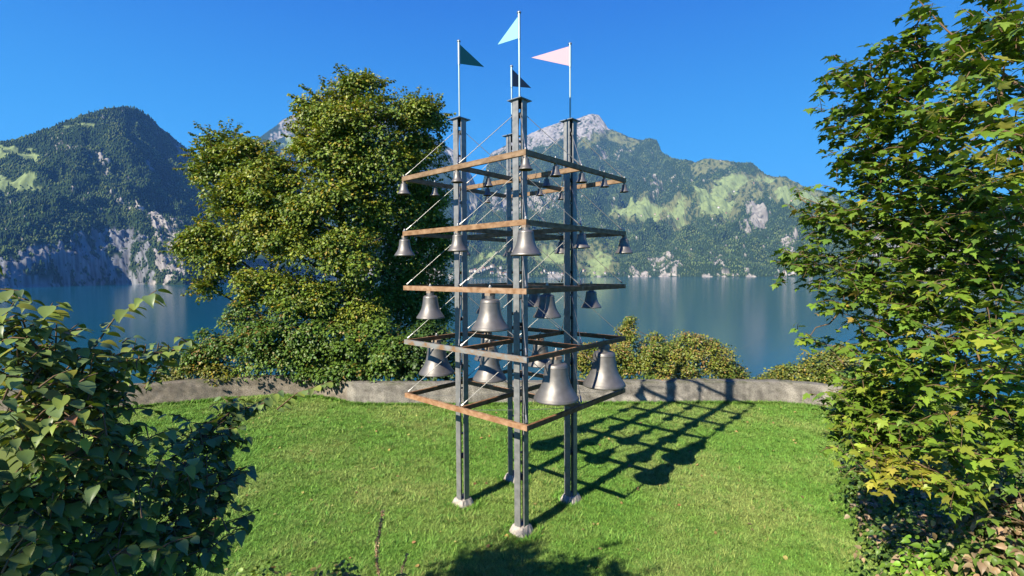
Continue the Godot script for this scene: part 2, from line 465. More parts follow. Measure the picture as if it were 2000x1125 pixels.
func mountain(called: String, label: String, rows: Array, prof: Array, patches: Array, cols: int, n: int, amp: float, gully: float, sd: int) -> Ridge:
	var r := Ridge.new()
	var ridged := FastNoiseLite.new()
	ridged.seed = sd
	ridged.noise_type = FastNoiseLite.TYPE_SIMPLEX_SMOOTH
	ridged.fractal_type = FastNoiseLite.FRACTAL_RIDGED
	ridged.fractal_octaves = 5
	ridged.frequency = 1.0 / gully
	var fine := FastNoiseLite.new()
	fine.seed = sd + 1
	fine.fractal_octaves = 4
	fine.frequency = 1.0 / 60.0
	var wide := FastNoiseLite.new()
	wide.seed = sd + 2
	wide.fractal_octaves = 3
	wide.frequency = 1.0 / 260.0
	var back := 10
	r.w = cols + 1
	r.h = n + 1
	r.u0 = rows[0][0]
	r.u1 = rows[-1][0]
	var total := n + 1 + back
	var v := PackedVector3Array()
	var col := PackedColorArray()
	var bounds := []
	for p in patches:
		var b := Rect2(p[1][0], Vector2.ZERO)
		for q in p[1]: b = b.expand(q)
		bounds.append(b.grow(0.012))
	for j in total:
		for i in cols + 1:
			var u := lerpf(r.u0, r.u1, float(i) / cols)
			var s := survey(rows, u)
			var t := minf(float(j) / n, 1.0)
			var es: float = (LAKE - 6.0 - EYE) / s[2]
			var e := lerpf(es, s[0], curve(prof, t))
			var z: float = lerpf(s[2], s[1], t)
			var y := EYE + e * z
			if j > n:
				var over: float = float(j - n) / back
				z += over * over * 1400.0
				y -= (y - LAKE) * over * over * 1.02 + over * 60.0
			var x := u * z
			var g := ridged.get_noise_3d(x, y * 0.55, z) * amp + wide.get_noise_2d(x, z) * amp * 0.9
			var lift := pow(sin(PI * clampf(t, 0.0, 1.0)), 0.7) + (0.10 if j <= n else 0.3)
			if t < 0.02: lift = 0.0
			y += g * lift + fine.get_noise_2d(x, z) * 7.0 * minf(1.0, lift * 2.0)
			# what grows or shows there
			var pu := u + wide.get_noise_3d(z, x, y) * 0.012 + fine.get_noise_3d(x, y, z) * 0.020
			var pe := e + wide.get_noise_3d(y, x, z) * 0.006 + fine.get_noise_3d(z, y, x) * 0.010
			var k := 0
			if j <= n:
				for pi in patches.size():
					if bounds[pi].has_point(Vector2(pu, pe)) and Geometry2D.is_point_in_polygon(Vector2(pu, pe), PackedVector2Array(patches[pi][1])):
						k = {"meadow": 1, "olive": 2, "rock": 3, "cliff": 4, "peak": 5, "scree": 6}[patches[pi][0]]
			var f := fine.get_noise_3d(x * 1.7, y * 0.7, z * 1.7)
			var f2 := fine.get_noise_3d(x * 3.1, y * 1.1, z * 3.1)
			if k == 0 and e < es + 0.014 and wide.get_noise_2d(x * 2.0, z * 2.0) > 0.05: k = 3
			if k == 3 and f + 0.4 * f2 < -0.06: k = 0
			if k == 5 and f + 0.6 * f2 < -0.34: k = 2
			if k == 4 and f < -0.16: k = 0
			if k == 0 and f2 > 0.52 and f > 0.1: k = 3
			if k == 2 and f < -0.22: k = 0
			var c: Color = [Color(0.02, 0.036, 0.014), Color(0.17, 0.215, 0.085), Color(0.12, 0.13, 0.055), Color(0.25, 0.23, 0.205), Color(0.14, 0.145, 0.15), Color(0.225, 0.215, 0.205), Color(0.2, 0.19, 0.17)][k]
			if k >= 3:
				y += (f2 * 16.0 + f * 14.0) * minf(1.0, lift * 1.5)
				var st := fine.get_noise_2d(x * 5.0 + z * 5.0, y * 0.4)
				c = c * (1.0 + 0.9 * st + 0.45 * f2)
			elif k >= 1:
				y -= 3.0
				c = c * (1.0 + 0.5 * f2 + 0.25 * f)
			if j <= n: r.kind.append(k)
			v.append(Vector3(x, y, -z))
			col.append(Color(maxf(c.r, 0.01), maxf(c.g, 0.01), maxf(c.b, 0.01)))
	var nn := PackedVector3Array()
	var ix := PackedInt32Array()
	var w := cols + 1
	for j in total:
		for i in w:
			var dx := v[j * w + mini(i + 1, cols)] - v[j * w + maxi(i - 1, 0)]
			var dz := v[mini(j + 1, total - 1) * w + i] - v[maxi(j - 1, 0) * w + i]
			nn.append(dx.cross(dz).normalized())
			if i < cols and j < total - 1:
				var q := j * w + i
				ix.append_array([q, q + w, q + 1, q + 1, q + w, q + w + 1])
	r.v = v
	var o := part(called, arrays(v, nn, ix, col), pal.terrain, self)
	tag(o, label, "mountain", "", "structure")
	return r

func woods(called: String, label: String, r: Ridge, spacing: float, size: float, greens: Array) -> void:
	var c := Copies.new()
	for j in r.h - 1:
		for i in r.w - 1:
			var q := j * r.w + i
			var a := r.v[q]
			var e1 := r.v[q + 1] - a
			var e2 := r.v[q + r.w] - a
			var area := Vector2(e1.x, e1.z).cross(Vector2(e2.x, e2.z))
			area = absf(area) * 0.6 + e1.cross(e2).length() * 0.4
			var k := r.kind[q]
			var want: float = area / (spacing * spacing) * [1.0, 0.07, 0.22, 0.3, 0.12, 0.02, 0.05][k]
			var m := int(want) + (1 if rng.randf() < want - int(want) else 0)
			for s in m:
				var p := a + e1 * rng.randf() + e2 * rng.randf()
				if p.y < LAKE + 2.0: continue
				var stand := noise_b.get_noise_2d(p.x * 0.045, p.z * 0.045) + 0.35 * noise_b.get_noise_2d(p.x * 0.2, p.y * 0.2)
				var g: Color = greens[clampi(int(1.6 + stand * 5.0 + rng.randfn() * 0.8), 0, 3)]
				var h := size * rng.randf_range(0.45, 1.1) * (1.45 if rng.randf() < 0.12 else 1.0) * (0.6 if k >= 1 else 1.0)
				var tall := rng.randf() < 0.3 - stand * 0.9
				var wd := h * (0.42 if tall else 0.62)
				c.add(Transform3D(Basis(Vector3.UP, rng.randf() * TAU) * Basis.from_scale(Vector3(wd, h * (1.15 if tall else 0.8), wd)), p - Vector3.UP * h * 0.15), tint(g * (0.8 if tall else 1.0), 0.17))
	var o := spread(called, pal.bush_mesh, pal.far_leaf, c)
	tag(o, label, "forest", "", "stuff")

func place_on(r: Ridge, u: float, e: float) -> Vector3:
	var i := clampi(int(round((u - r.u0) / (r.u1 - r.u0) * (r.w - 1))), 0, r.w - 1)
	for j in r.h:
		var p := r.v[j * r.w + i]
		if (p.y - EYE) / -p.z >= e: return p
	return r.v[(r.h - 1) * r.w + i]

# a rounded, lumpy tree top for woods kilometres away, foot at the origin, about one unit high
func lump(sd: int) -> ArrayMesh:
	var g := RandomNumberGenerator.new()
	g.seed = sd
	var st := SurfaceTool.new()
	st.begin(Mesh.PRIMITIVE_TRIANGLES)
	st.set_smooth_group(0)
	st.set_color(Color.WHITE)
	var rings := [[0.30, 0.05], [0.52, 0.32], [0.44, 0.66], [0.20, 0.92]]
	var pts := []
	for a in rings:
		var ring := []
		for j in 7:
			var t := TAU * (j + 0.5 * (pts.size() % 2)) / 7.0
			var k := g.randf_range(0.75, 1.2)
			ring.append(Vector3(cos(t) * a[0] * k, a[1] + g.randf_range(-0.06, 0.06), sin(t) * a[0] * k))
		pts.append(ring)
	for i in 3:
		for j in 7:
			var a: Vector3 = pts[i][j]
			var b: Vector3 = pts[i][(j + 1) % 7]
			var c: Vector3 = pts[i + 1][j]
			var d: Vector3 = pts[i + 1][(j + 1) % 7]
			for q in [a, b, c, b, d, c]: st.add_vertex(q)
	for j in 7:
		for q in [pts[3][j], pts[3][(j + 1) % 7], Vector3(0, 1.05, 0)]: st.add_vertex(q)
	st.generate_normals()
	return st.commit()

# ---------------------------------------------------------------- ground
func wall_z(x: float) -> float:
	var pts := [[-40.0, 12.0], [-17.5, 14.6], [-14.5, 15.1], [-12.58, 15.71], [-11.45, 16.11], [-10.04, 16.72], [-8.22, 17.0], [-6.9, 16.95], [-6.2, 16.6], [-5.35, 16.0], [-4.3, 15.84], [7.68, 15.85], [8.8, 15.75], [9.6, 15.4], [10.4, 14.8], [11.2, 13.9], [40.0, 13.0]]
	for i in pts.size() - 1:
		if x <= pts[i + 1][0]: return lerpf(pts[i][1], pts[i + 1][1], clampf((x - pts[i][0]) / (pts[i + 1][0] - pts[i][0]), 0.0, 1.0))
	return 13.0

func ground_height(x: float, z: float) -> float:   # z towards the lake
	var h := 0.0
	if z < 6.3:
		h = minf(2.75, 0.56 * (6.3 - z) * smoothstep(6.3, 5.2, z))
	var edge := maxf(wall_z(x), 15.8) + 0.5
	if z > edge:
		h = -0.75 * (z - edge)
	var bankside := maxf(0.0, absf(x) - 22.0)
	return maxf(h, -34.0) - bankside * 0.1 * smoothstep(8.0, 16.0, z) + 0.05 * noise_a.get_noise_2d(x * 0.5, z * 0.5) * (1.0 if z < 16.0 else 3.0)

func make_ground() -> void:
	var xs := []
	var x := -140.0
	while x <= 140.0:
		xs.append(x)
		x += 0.5 if absf(x) < 18.0 else 6.0
	var zs := []
	var z := -60.0
	while z <= 75.0:
		zs.append(z)
		z += 0.4 if z > -2.0 and z < 18.0 else 2.0
	var st := SurfaceTool.new()
	st.begin(Mesh.PRIMITIVE_TRIANGLES)
	var w := xs.size()
	for j in zs.size():
		for i in w:
			var soil := clampf(noise_b.get_noise_2d(xs[i] * 1.3, zs[j] * 1.3) * 0.9 + 0.5, 0.0, 1.0)
			st.set_color(Color(0.10, 0.15, 0.03).lerp(Color(0.135, 0.165, 0.045), soil))
			st.add_vertex(Vector3(xs[i], ground_height(xs[i], zs[j]), -zs[j]))
	for j in zs.size() - 1:
		for i in w - 1:
			var q := j * w + i
			for k in [q, q + w, q + 1, q + 1, q + w, q + w + 1]: st.add_index(k)
	st.generate_normals()
	var m := mat(Color.WHITE, 0.95, 0.0, 0.2)
	m.vertex_color_use_as_albedo = true
	tag(part("ground", st.commit(), m, self), "mown lawn ground with the bank that drops to the lake", "ground", "", "structure")

func tuft(sd: int, blades: int, h: float, lean: float, width: float) -> ArrayMesh:
	var g := RandomNumberGenerator.new()
	g.seed = sd
	var st := SurfaceTool.new()
	st.begin(Mesh.PRIMITIVE_TRIANGLES)
	for i in blades:
		var a := g.randf() * TAU
		var d := Vector3(cos(a), 0, sin(a))
		var s := Vector3(-d.z, 0, d.x) * width
		var p := Vector3(g.randf_range(-0.03, 0.03), 0, g.randf_range(-0.03, 0.03))
		var hh := h * g.randf_range(0.6, 1.2)
		var m := p + d * lean * 0.4 * hh + Vector3.UP * hh * 0.6
		var e := p + d * lean * hh * 1.2 + Vector3.UP * hh
		st.set_color(Color.WHITE * g.randf_range(0.8, 1.2))
		for q in [p - s, p + s, m - s * 0.8, p + s, m + s * 0.8, m - s * 0.8, m - s * 0.8, m + s * 0.8, e]: st.add_vertex(q)
	st.generate_normals()
	return st.commit()

func on_lawn(x: float, z: float) -> bool:
	if z > wall_z(x) - 0.06 or z < 5.4: return false
	var right := lerpf(5.3, 10.2, (z - 6.6) / 9.0) + 0.4
	return x < right and x > -14.5

func make_grass() -> void:
	var kinds := [tuft(1, 7, 0.042, 1.0, 0.003), tuft(2, 6, 0.06, 0.8, 0.003)]
	var sets := [Copies.new(), Copies.new(), Copies.new()]
	for step in 330000:
		var u := rng.randf()
		var z := pow(lerpf(pow(5.8, 0.4), pow(17.0, 0.4), u), 2.5)
		var x := rng.randf_range(-1.12, 0.85) * z
		if not on_lawn(x, z): continue
		if absf(x) > 1.02 * z: continue
		var n := noise_b.get_noise_2d(x * 1.3, z * 1.3)
		var n2 := noise_a.get_noise_2d(x * 4.0, z * 4.0)
		var c := Color(0.165, 0.32, 0.055).lerp(Color(0.265, 0.35, 0.095), clampf(n * 1.3 + 0.38 + n2 * 0.6, 0.0, 1.0))
		var k := 0 if rng.randf() < 0.72 else 1
		if n2 > 0.12 and rng.randf() < 0.25: c = Color(0.1, 0.25, 0.04)
		if rng.randf() < 0.01: c = Color(0.33, 0.3, 0.12)
		var s := rng.randf_range(0.7, 1.25) * (1.0 + 0.25 * n2) * (0.8 + z * 0.035)
		var b := Basis(Vector3.UP, rng.randf() * TAU) * Basis(Vector3.RIGHT, rng.randfn() * 0.15)
		sets[k].add(Transform3D(b.scaled(Vector3(s, s * (0.85 + 0.5 * maxf(0.0, n2)), s)), Vector3(x, ground_height(x, z) - 0.004, -z)), tint(c, 0.24))
	fringe(sets[1])
	tag(spread("grass", kinds[0], pal.grass, sets[0]), "short mown grass covering the lawn round the bell tower", "grass", "", "stuff")
	tag(spread("grass", kinds[1], pal.grass, sets[1]), "longer grass tufts and clover scattered through the lawn", "grass", "", "stuff")
	# leaves blown onto the grass
	var blown := Copies.new()
	for i in 240:
		var z := rng.randf_range(6.6, 15.6)
		var x := rng.randf_range(-0.85, 0.72) * z
		if not on_lawn(x, z): continue
		blown.add(Transform3D(leafbasis((Vector3.UP + rv() * 0.5).normalized(), rv(), rng.randf_range(0.04, 0.085)), Vector3(x, ground_height(x, z) + 0.045, -z)), tint([Color(0.36, 0.26, 0.09), Color(0.28, 0.16, 0.07), Color(0.42, 0.36, 0.12)][i % 3], 0.25))
	tag(spread("fallen_leaves", pal.leaf_oval, pal.leaf, blown), "yellow and brown fallen leaves lying here and there on the lawn", "fallen leaves", "", "stuff")
	# clover and plantain rosettes in the lawn
	var clover := Copies.new()
	for i in 5200:
		var z := pow(lerpf(pow(5.8, 0.5), pow(15.0, 0.5), rng.randf()), 2.0)
		var x := rng.randf_range(-0.9, 0.75) * z
		if not on_lawn(x, z) or noise_a.get_noise_2d(x * 2.4 + 40.0, z * 2.4) < 0.02: continue
		for k in 4:
			var d := Vector3(rng.randfn(), 0.0, rng.randfn()).normalized()
			clover.add(Transform3D(leafbasis((Vector3.UP + d * 0.5).normalized(), d, rng.randf_range(0.035, 0.07)), Vector3(x + d.x * 0.02, ground_height(x, z) + 0.02, -z + d.z * 0.02)), tint(Color(0.1, 0.25, 0.04), 0.2))
	tag(spread("clover", pal.leaf_oval, pal.leaf, clover), "broad clover and plantain leaves lying in the lawn", "lawn weeds", "", "stuff")

# unmown grass against the wall and round the posts' feet
func fringe(c: Copies) -> void:
	for i in 5200:
		var x := rng.randf_range(-13.5, 10.0)
		var z := wall_z(x) - 0.04 - absf(rng.randfn()) * 0.1
		var s := rng.randf_range(0.9, 2.3)
		c.add(Transform3D(Basis(Vector3.UP, rng.randf() * TAU).scaled(Vector3(s, s, s)), Vector3(x, -0.01, -z)), tint(Color(0.13, 0.27, 0.04), 0.25))
	for s in [0.25, 0.75]:
		for t in [0.25, 0.75]:
			var p: Vector3 = tower.transform * node_at(s, t, 0.0)
			for i in 170:
				var a := rng.randf() * TAU
				var r := 0.25 + absf(rng.randfn()) * 0.07
				var k := rng.randf_range(0.8, 1.8)
				c.add(Transform3D(Basis(Vector3.UP, rng.randf() * TAU).scaled(Vector3(k, k, k)), p + Vector3(cos(a) * r, -0.01, sin(a) * r)), tint(Color(0.12, 0.27, 0.04), 0.25))

# ---------------------------------------------------------------- low wall
func make_wall() -> void:
	var line := [Vector2(-17.5, 14.6), Vector2(-14.5, 15.1), Vector2(-12.58, 15.71), Vector2(-11.45, 16.11), Vector2(-10.04, 16.72), Vector2(-8.22, 17.0), Vector2(-6.9, 16.95), Vector2(-6.2, 16.6), Vector2(-5.35, 16.0), Vector2(-4.3, 15.84), Vector2(-1.89, 15.8), Vector2(3.73, 15.87), Vector2(7.68, 15.85), Vector2(8.8, 15.75), Vector2(9.6, 15.4), Vector2(10.4, 14.8), Vector2(11.2, 13.9)]
	var crv := Curve2D.new()
	for i in line.size():
		var t: Vector2 = (line[mini(i + 1, line.size() - 1)] - line[maxi(i - 1, 0)]) * 0.16
		crv.add_point(line[i], -t, t)
	var length := crv.get_baked_length()
	var rough := FastNoiseLite.new()
	rough.seed = 77
	rough.frequency = 3.2
	rough.fractal_octaves = 4
	var sect := []     # depth from the front face, height
	for k in 13: sect.append(Vector2(0.0, -0.2 + 0.9 * k / 12.0))
	for k in 5: sect.append(Vector2(0.025 + 0.35 * k / 4.0, 0.722 + 0.018 * sin(PI * k / 4.0)))
	for k in 4: sect.append(Vector2(0.40, 0.68 - 0.3 * k))
	var n := int(length / 0.07)
	var v := PackedVector3Array()
	var nn := PackedVector3Array()
	var c := PackedColorArray()
	var ix := PackedInt32Array()
	var w := sect.size()
	for i in n + 1:
		var s := length * i / n
		var p := crv.sample_baked(s)
		var d := (crv.sample_baked(minf(s + 0.05, length)) - crv.sample_baked(maxf(s - 0.05, 0.0))).normalized()
		var outw := Vector2(d.y, -d.x)     # towards the lawn
		var plaster := 1.0 if p.x < -5.6 else 0.0
		for k in w:
			var q: Vector2 = sect[k]
			var blotch := rough.get_noise_2d(p.x * 0.35 + q.x, q.y * 0.8 + 20.0) + 0.6 * rough.get_noise_2d(p.x * 1.4, q.y * 1.8 + 50.0)
			var bump := rough.get_noise_3d(p.x, q.y * 1.2, p.y + q.x) * 0.022 * (1.5 if plaster > 0.5 else 1.0)
			var g := p - outw * (q.x - bump)
			v.append(Vector3(g.x, q.y + rough.get_noise_2d(p.x * 0.6, q.x + 9.0) * 0.02 * (1.0 if q.y > 0.3 else 0.0) + 0.03 * noise_a.get_noise_2d(p.x * 0.8, 3.0), -g.y))
			var col := Color(0.27, 0.24, 0.205) if plaster > 0.5 else Color(0.32, 0.305, 0.28)
			if plaster < 0.5 and q.y < 0.6:     # runs down from the coping
				col = col * (0.80 + 0.24 * smoothstep(-0.4, 0.3, rough.get_noise_2d(p.x * 1.6, q.y * 0.12)))
			col = col * (1.0 + 0.55 * blotch)
			var salt := smoothstep(0.05, 0.35, rough.get_noise_2d(p.x * 0.9, q.y * 1.1 + 5.0) + 0.35 - absf(p.x - 4.4) * 0.32) * smoothstep(0.42, 0.1, q.y)
			col = col.lerp(Color(0.6, 0.56, 0.51), salt)
			if q.y > 0.64: col = col.lerp(Color(0.13, 0.135, 0.09), clampf(0.45 + blotch * 1.4, 0.0, 0.9))
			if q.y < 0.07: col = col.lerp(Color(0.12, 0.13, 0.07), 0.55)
			c.append(col)
	for i in n + 1:
		for k in w:
			var a := v[i * w + mini(k + 1, w - 1)] - v[i * w + maxi(k - 1, 0)]
			var b := v[mini(i + 1, n) * w + k] - v[maxi(i - 1, 0) * w + k]
			nn.append(a.cross(b).normalized() * -1.0)
			if i < n and k < w - 1:
				var q := i * w + k
				ix.append_array([q, q + 1, q + w, q + 1, q + w + 1, q + w])
	var t := thing("garden_wall", "low weathered concrete wall curving along the far edge of the lawn", "wall", Vector3(-17.5, 0, -14.6))
	var body := part("wall_body", arrays(v, nn, ix, c), pal.wall, t, shift(17.5, 0, 14.6))
	body.set_meta("label", "rough grey and beige rendered wall with white bloom low on its face")
	var pipe := lathe([Vector2(0.035, 0.0), Vector2(0.035, 0.03), Vector2(0.035, 0.03), Vector2(0.05, 0.03), Vector2(0.05, 0.03), Vector2(0.05, 0.0)], 12)
	part("drain_hole", pipe, mat(lin(0.02, 0.02, 0.02), 0.9), t, Transform3D(Basis(Vector3.RIGHT, PI / 2), Vector3(-6.6 + 17.5, 0.3, -16.84 + 14.6)))

# ---------------------------------------------------------------- the bell tower
const SIDE := 2.91
const TOPS := [6.16, 5.16, 4.16, 3.16, 2.16]    # upper edges of the five frames, topmost first
var tower: Node3D

func node_at(s: float, t: float, y: float) -> Vector3:
	return Vector3((t - 0.5) * SIDE, y, (0.5 - s) * SIDE)

func make_tower() -> void:
	tower = thing("bell_tower", "tall open steel bell tower with four posts and five square frames on lawn", "bell tower", Vector3(0.078, 0, -9.017))
	tower.rotation.y = deg_to_rad(48.52)
	var rust: Array = pal.rust
	var bh := 0.082
	for lv in 5:
		var y: float = TOPS[lv] - bh / 2.0
		for i in 3:
			var m: Material = rust[lv]
			if lv == 3 and i == 0: m = pal.galv_rust
			if lv == 3 and i > 0: m = rust[3]
			part("beam", box(0.05, bh, SIDE + 0.05), m, tower, shift((i * 0.5 - 0.5) * SIDE, y, 0))
		for i in 3:
			for k in 2:
				var len := SIDE / 2.0 - 0.05
				var m2: Material = rust[3] if lv > 1 else rust[0]
				part("beam", box(len, bh - 0.006, 0.05), m2, tower, shift((0.25 - 0.5 * k) * SIDE, y - 0.002, (0.5 - i * 0.5) * SIDE))
	# posts: four flat bars round a hollow, open at the corners
	var top := 7.2
	for s in [0.25, 0.75]:
		for t in [0.25, 0.75]:
			var base := node_at(s, t, 0.0)
			var core := Tubes.new()
			var px := 0.028
			core.add([Vector3(px, 0.3, px), Vector3(px, 7.1, px)], 0.011, 0.011, 8)
			var wave := []
			for k in 70:
				var yy := 0.35 + 6.7 * k / 69.0
				wave.append(Vector3(-0.03 + 0.012 * sin(yy * 5.0), yy, -0.02 + 0.012 * cos(yy * 4.1)))
			core.add(wave, 0.009, 0.009, 6)
			var post := part("post", tubemesh(core), pal.cable, tower, Transform3D(Basis(), base))
			var h := top - 0.14
			for d in 4:
				var b := Basis(Vector3.UP, PI / 2 * d)
				part("flat_bar", box(0.118, h, 0.018), pal.steel, post, Transform3D(b, b * Vector3(0, 0.14 + h / 2, 0.1)))
				part("flange", box(0.04, h - 0.01, 0.03), pal.steel, post, Transform3D(b, b * Vector3(0.0, 0.145 + h / 2 - 0.005, 0.076)))
			for k in 8:
				var yy := 0.95 + 0.86 * k
				part("spacer", box(0.12, 0.05, 0.12), pal.dark_steel, post, shift(0.0, yy, 0.0))
				if k < 7: part("cable_clip", box(0.045, 0.03, 0.03), pal.zinc, post, shift(-0.02, yy + 0.43, 0.02))
			part("cap_plate", box(0.29, 0.014, 0.29), pal.steel_blue, post, shift(0, top + 0.007, 0))
			part("cap_bracket", box(0.08, 0.10, 0.08), pal.dark_steel, post, shift(0, top - 0.06, 0))
			part("flagpole", rod_mesh(0.0165, 1.12, 12), pal.pole, post, shift(0, top + 0.57, 0))
			part("pole_socket", rod_mesh(0.028, 0.05, 12), pal.pole, post, shift(0, top + 0.039, 0))
			# concrete plinth, sloping shoulders, poked out of the turf
			var pl := SurfaceTool.new()
			pl.begin(Mesh.PRIMITIVE_TRIANGLES)
			pl.set_smooth_group(-1)
			var ring := []
			for q in [[0.175, -0.1], [0.168, 0.02], [0.118, 0.145]]:
				var rg := []
				for k in 16:
					var ang := TAU * k / 16.0 + PI / 4
					var sq := 1.0 / maxf(absf(cos(ang + PI / 4)), absf(sin(ang + PI / 4)))
					var rr: float = q[0] * minf(sq, 1.32) * (1.0 + rng.randf_range(-0.05, 0.05))
					rg.append(Vector3(cos(ang + PI / 4) * rr, q[1] + rng.randf_range(-0.012, 0.012), sin(ang + PI / 4) * rr))
				ring.append(rg)
			for i in 2:
				for k in 16:
					var k2 := (k + 1) % 16
					for q in [ring[i][k], ring[i][k2], ring[i + 1][k], ring[i][k2], ring[i + 1][k2], ring[i + 1][k]]: pl.add_vertex(q)
			for k in 16:
				for q in [ring[2][k], Vector3(0, 0.15, 0), ring[2][(k + 1) % 16]]: pl.add_vertex(q)
			pl.generate_normals()
			part("concrete_foot", pl.commit(), pal.concrete, post)
			# rods that carry the four corners of this post's cell
			for lv in 5:
				for ds in [-0.25, 0.25]:
					for dt in [-0.25, 0.25]:
						var up := node_at(s, t, TOPS[lv] + 0.80)
						up += Vector3(signf(dt) * 0.085, 0, -signf(ds) * 0.085)
						var lo := node_at(s + ds * 0.96, t + dt * 0.96, TOPS[lv] + 0.03)
						if lo.distance_to(up) < 0.1: continue
						var rod := part("tie_rod", rod_mesh(0.0058, up.distance_to(lo)), pal.zinc, tower, between(lo, up))
						var half := up.distance_to(lo) / 2.0
						part("turnbuckle", rod_mesh(0.0115, 0.09), pal.zinc_bright, rod, shift(0, -half + 0.075, 0))
						part("rod_fork", box(0.022, 0.045, 0.022), pal.zinc, rod, shift(0, -half + 0.012, 0))
			for ds in [-0.25, 0.25]:
				for dt in [-0.25, 0.25]:
					var p := node_at(s, t, 2.09) + Vector3(signf(dt) * 0.09, 0, -signf(ds) * 0.09)
					var q := node_at(s + ds * 0.95, t + dt * 0.95, 2.105)
					part("stay_wire", rod_mesh(0.004, p.distance_to(q), 6), pal.zinc, tower, between(p, q))

func bell_profile() -> Array:
	return [Vector2(0.455, 0.02), Vector2(0.47, 0.004), Vector2(0.487, 0.0), Vector2(0.5, 0.012), Vector2(0.5, 0.03), Vector2(0.488, 0.066), Vector2(0.488, 0.066), Vector2(0.482, 0.07), Vector2(0.46, 0.102), Vector2(0.46, 0.102), Vector2(0.428, 0.15), Vector2(0.385, 0.215), Vector2(0.345, 0.29), Vector2(0.315, 0.37), Vector2(0.292, 0.46), Vector2(0.276, 0.55), Vector2(0.265, 0.64), Vector2(0.258, 0.71), Vector2(0.258, 0.71), Vector2(0.262, 0.715), Vector2(0.262, 0.728), Vector2(0.255, 0.733), Vector2(0.255, 0.733), Vector2(0.248, 0.77), Vector2(0.228, 0.798), Vector2(0.19, 0.812), Vector2(0.135, 0.818), Vector2(0.135, 0.818), Vector2(0.13, 0.9), Vector2(0.13, 0.9), Vector2(0.0, 0.9)]

func inner_profile() -> Array:
	return [Vector2(0.0, 0.74), Vector2(0.19, 0.73), Vector2(0.225, 0.69), Vector2(0.24, 0.55), Vector2(0.27, 0.4), Vector2(0.33, 0.24), Vector2(0.40, 0.12), Vector2(0.455, 0.02)]

func make_bells() -> void:
	var outer := lathe(bell_profile(), 48)
	var inside := lathe(inner_profile(), 32)
	var clap := lathe([Vector2(0.0, -0.02), Vector2(0.035, 0.0), Vector2(0.055, 0.05), Vector2(0.05, 0.1), Vector2(0.02, 0.16), Vector2(0.014, 0.2), Vector2(0.012, 0.74), Vector2(0.0, 0.745)], 12)
	var bolt := lathe([Vector2(0.02, 0.0), Vector2(0.02, 0.02), Vector2(0.02, 0.02), Vector2(0.011, 0.02), Vector2(0.011, 0.02), Vector2(0.011, 0.035), Vector2(0.0, 0.04)], 8)
	var names := ["topmost frame", "second frame", "middle frame", "fourth frame"]
	var five := ["nearest end", "second from near end", "middle", "second from far end", "far end"]
	var rowsb := ["front right side", "middle row", "back left side"]
	# [frame, s along the front left side, t along the front right side, mouth diameter]
	var list := []
	var d0 := [[0.205, 0.19, 0.188, 0.168, 0.172], [0.2, 0.17, 0.165, 0.16, 0.16], [0.237, 0.175, 0.165, 0.16, 0.155]]
	for i in 3:
		for k in 5: list.append([0, i * 0.5, k * 0.25, d0[i][k]])
	list.append([0, 0.25, 0.5, 0.17])
	list.append([0, 0.75, 0.5, 0.17])
	var d1 := [[0.45, 0.285, 0.34], [0.335, 0.31, 0.30], [0.375, 0.33, 0.32]]
	for i in 3:
		for k in 3: list.append([1, i * 0.5, k * 0.5, d1[i][k]])
	var d2 := [[0.59, 0.50, 0.41], [0.49, 0.50, 0.45]]
	for i in 2:
		for k in 3: list.append([2, 0.25 + 0.5 * i, k * 0.5, d2[i][k]])
	var d3 := [[0.715, 0.76], [0.6, 0.56], [0.70, 0.62]]
	for i in 3:
		for k in 2: list.append([3, i * 0.5, 0.25 + 0.5 * k, d3[i][k]])
	for q in list:
		var lv: int = q[0]
		var s: float = q[1]
		var t: float = q[2]
		var d: float = q[3]
		var how := "tiny" if d < 0.22 else "small" if d < 0.4 else "mid-sized" if d < 0.56 else "large"
		var where := ""
		if lv == 0 and (s == 0.25 or s == 0.75):
			where = "on the cross beam, %s half" % ("nearer" if s < 0.5 else "farther left")
		elif lv == 2:
			where = "%s beam, %s place" % [["front left", "middle left-running", "back right"][int(t * 2)], "nearer" if s < 0.5 else "farther left"]
		elif lv == 3:
			where = "%s, %s place" % [rowsb[int(s * 2)], "nearer" if t < 0.5 else "farther"]
		elif lv == 1:
			where = "%s, %s" % [rowsb[int(s * 2)], ["nearest end", "middle", "far end"][int(t * 2)]]
		else:
			where = "%s, %s" % [rowsb[int(s * 2)], five[int(t * 4)]]
		var drop := 0.082 + 0.035 * d
		var b := thing("bell", "%s bell under the %s, %s" % [how, names[lv], where], "bell", Vector3.ZERO, "bells hanging in the tower")
		b.transform = tower.transform * Transform3D(Basis(Vector3.UP, rng.randf() * 0.4 - 0.2), node_at(s, t, TOPS[lv] - drop - 0.9 * d - 0.02))
		var sc := Transform3D(Basis.from_scale(Vector3(d, d, d)), Vector3.ZERO)
		part("body", outer, pal.bronze, b, sc)
		part("inner_wall", inside, pal.bronze_dark, b, sc)
		part("clapper", clap, pal.bronze_dark, b, sc)
		part("hanger_block", box(0.2 * d, 0.035 * d + 0.02, 0.2 * d), pal.block, b, shift(0, 0.9 * d + (0.035 * d + 0.02) / 2.0 - 0.001, 0))
		part("hanger_bolt", bolt, pal.zinc_bright, b, shift(0, 0.9 * d + drop + 0.02, 0)).scale = Vector3.ONE * (0.8 if d < 0.3 else 1.2)
		if lv == 3 and s == 0.0:
			inscription(b, d, 0.5)

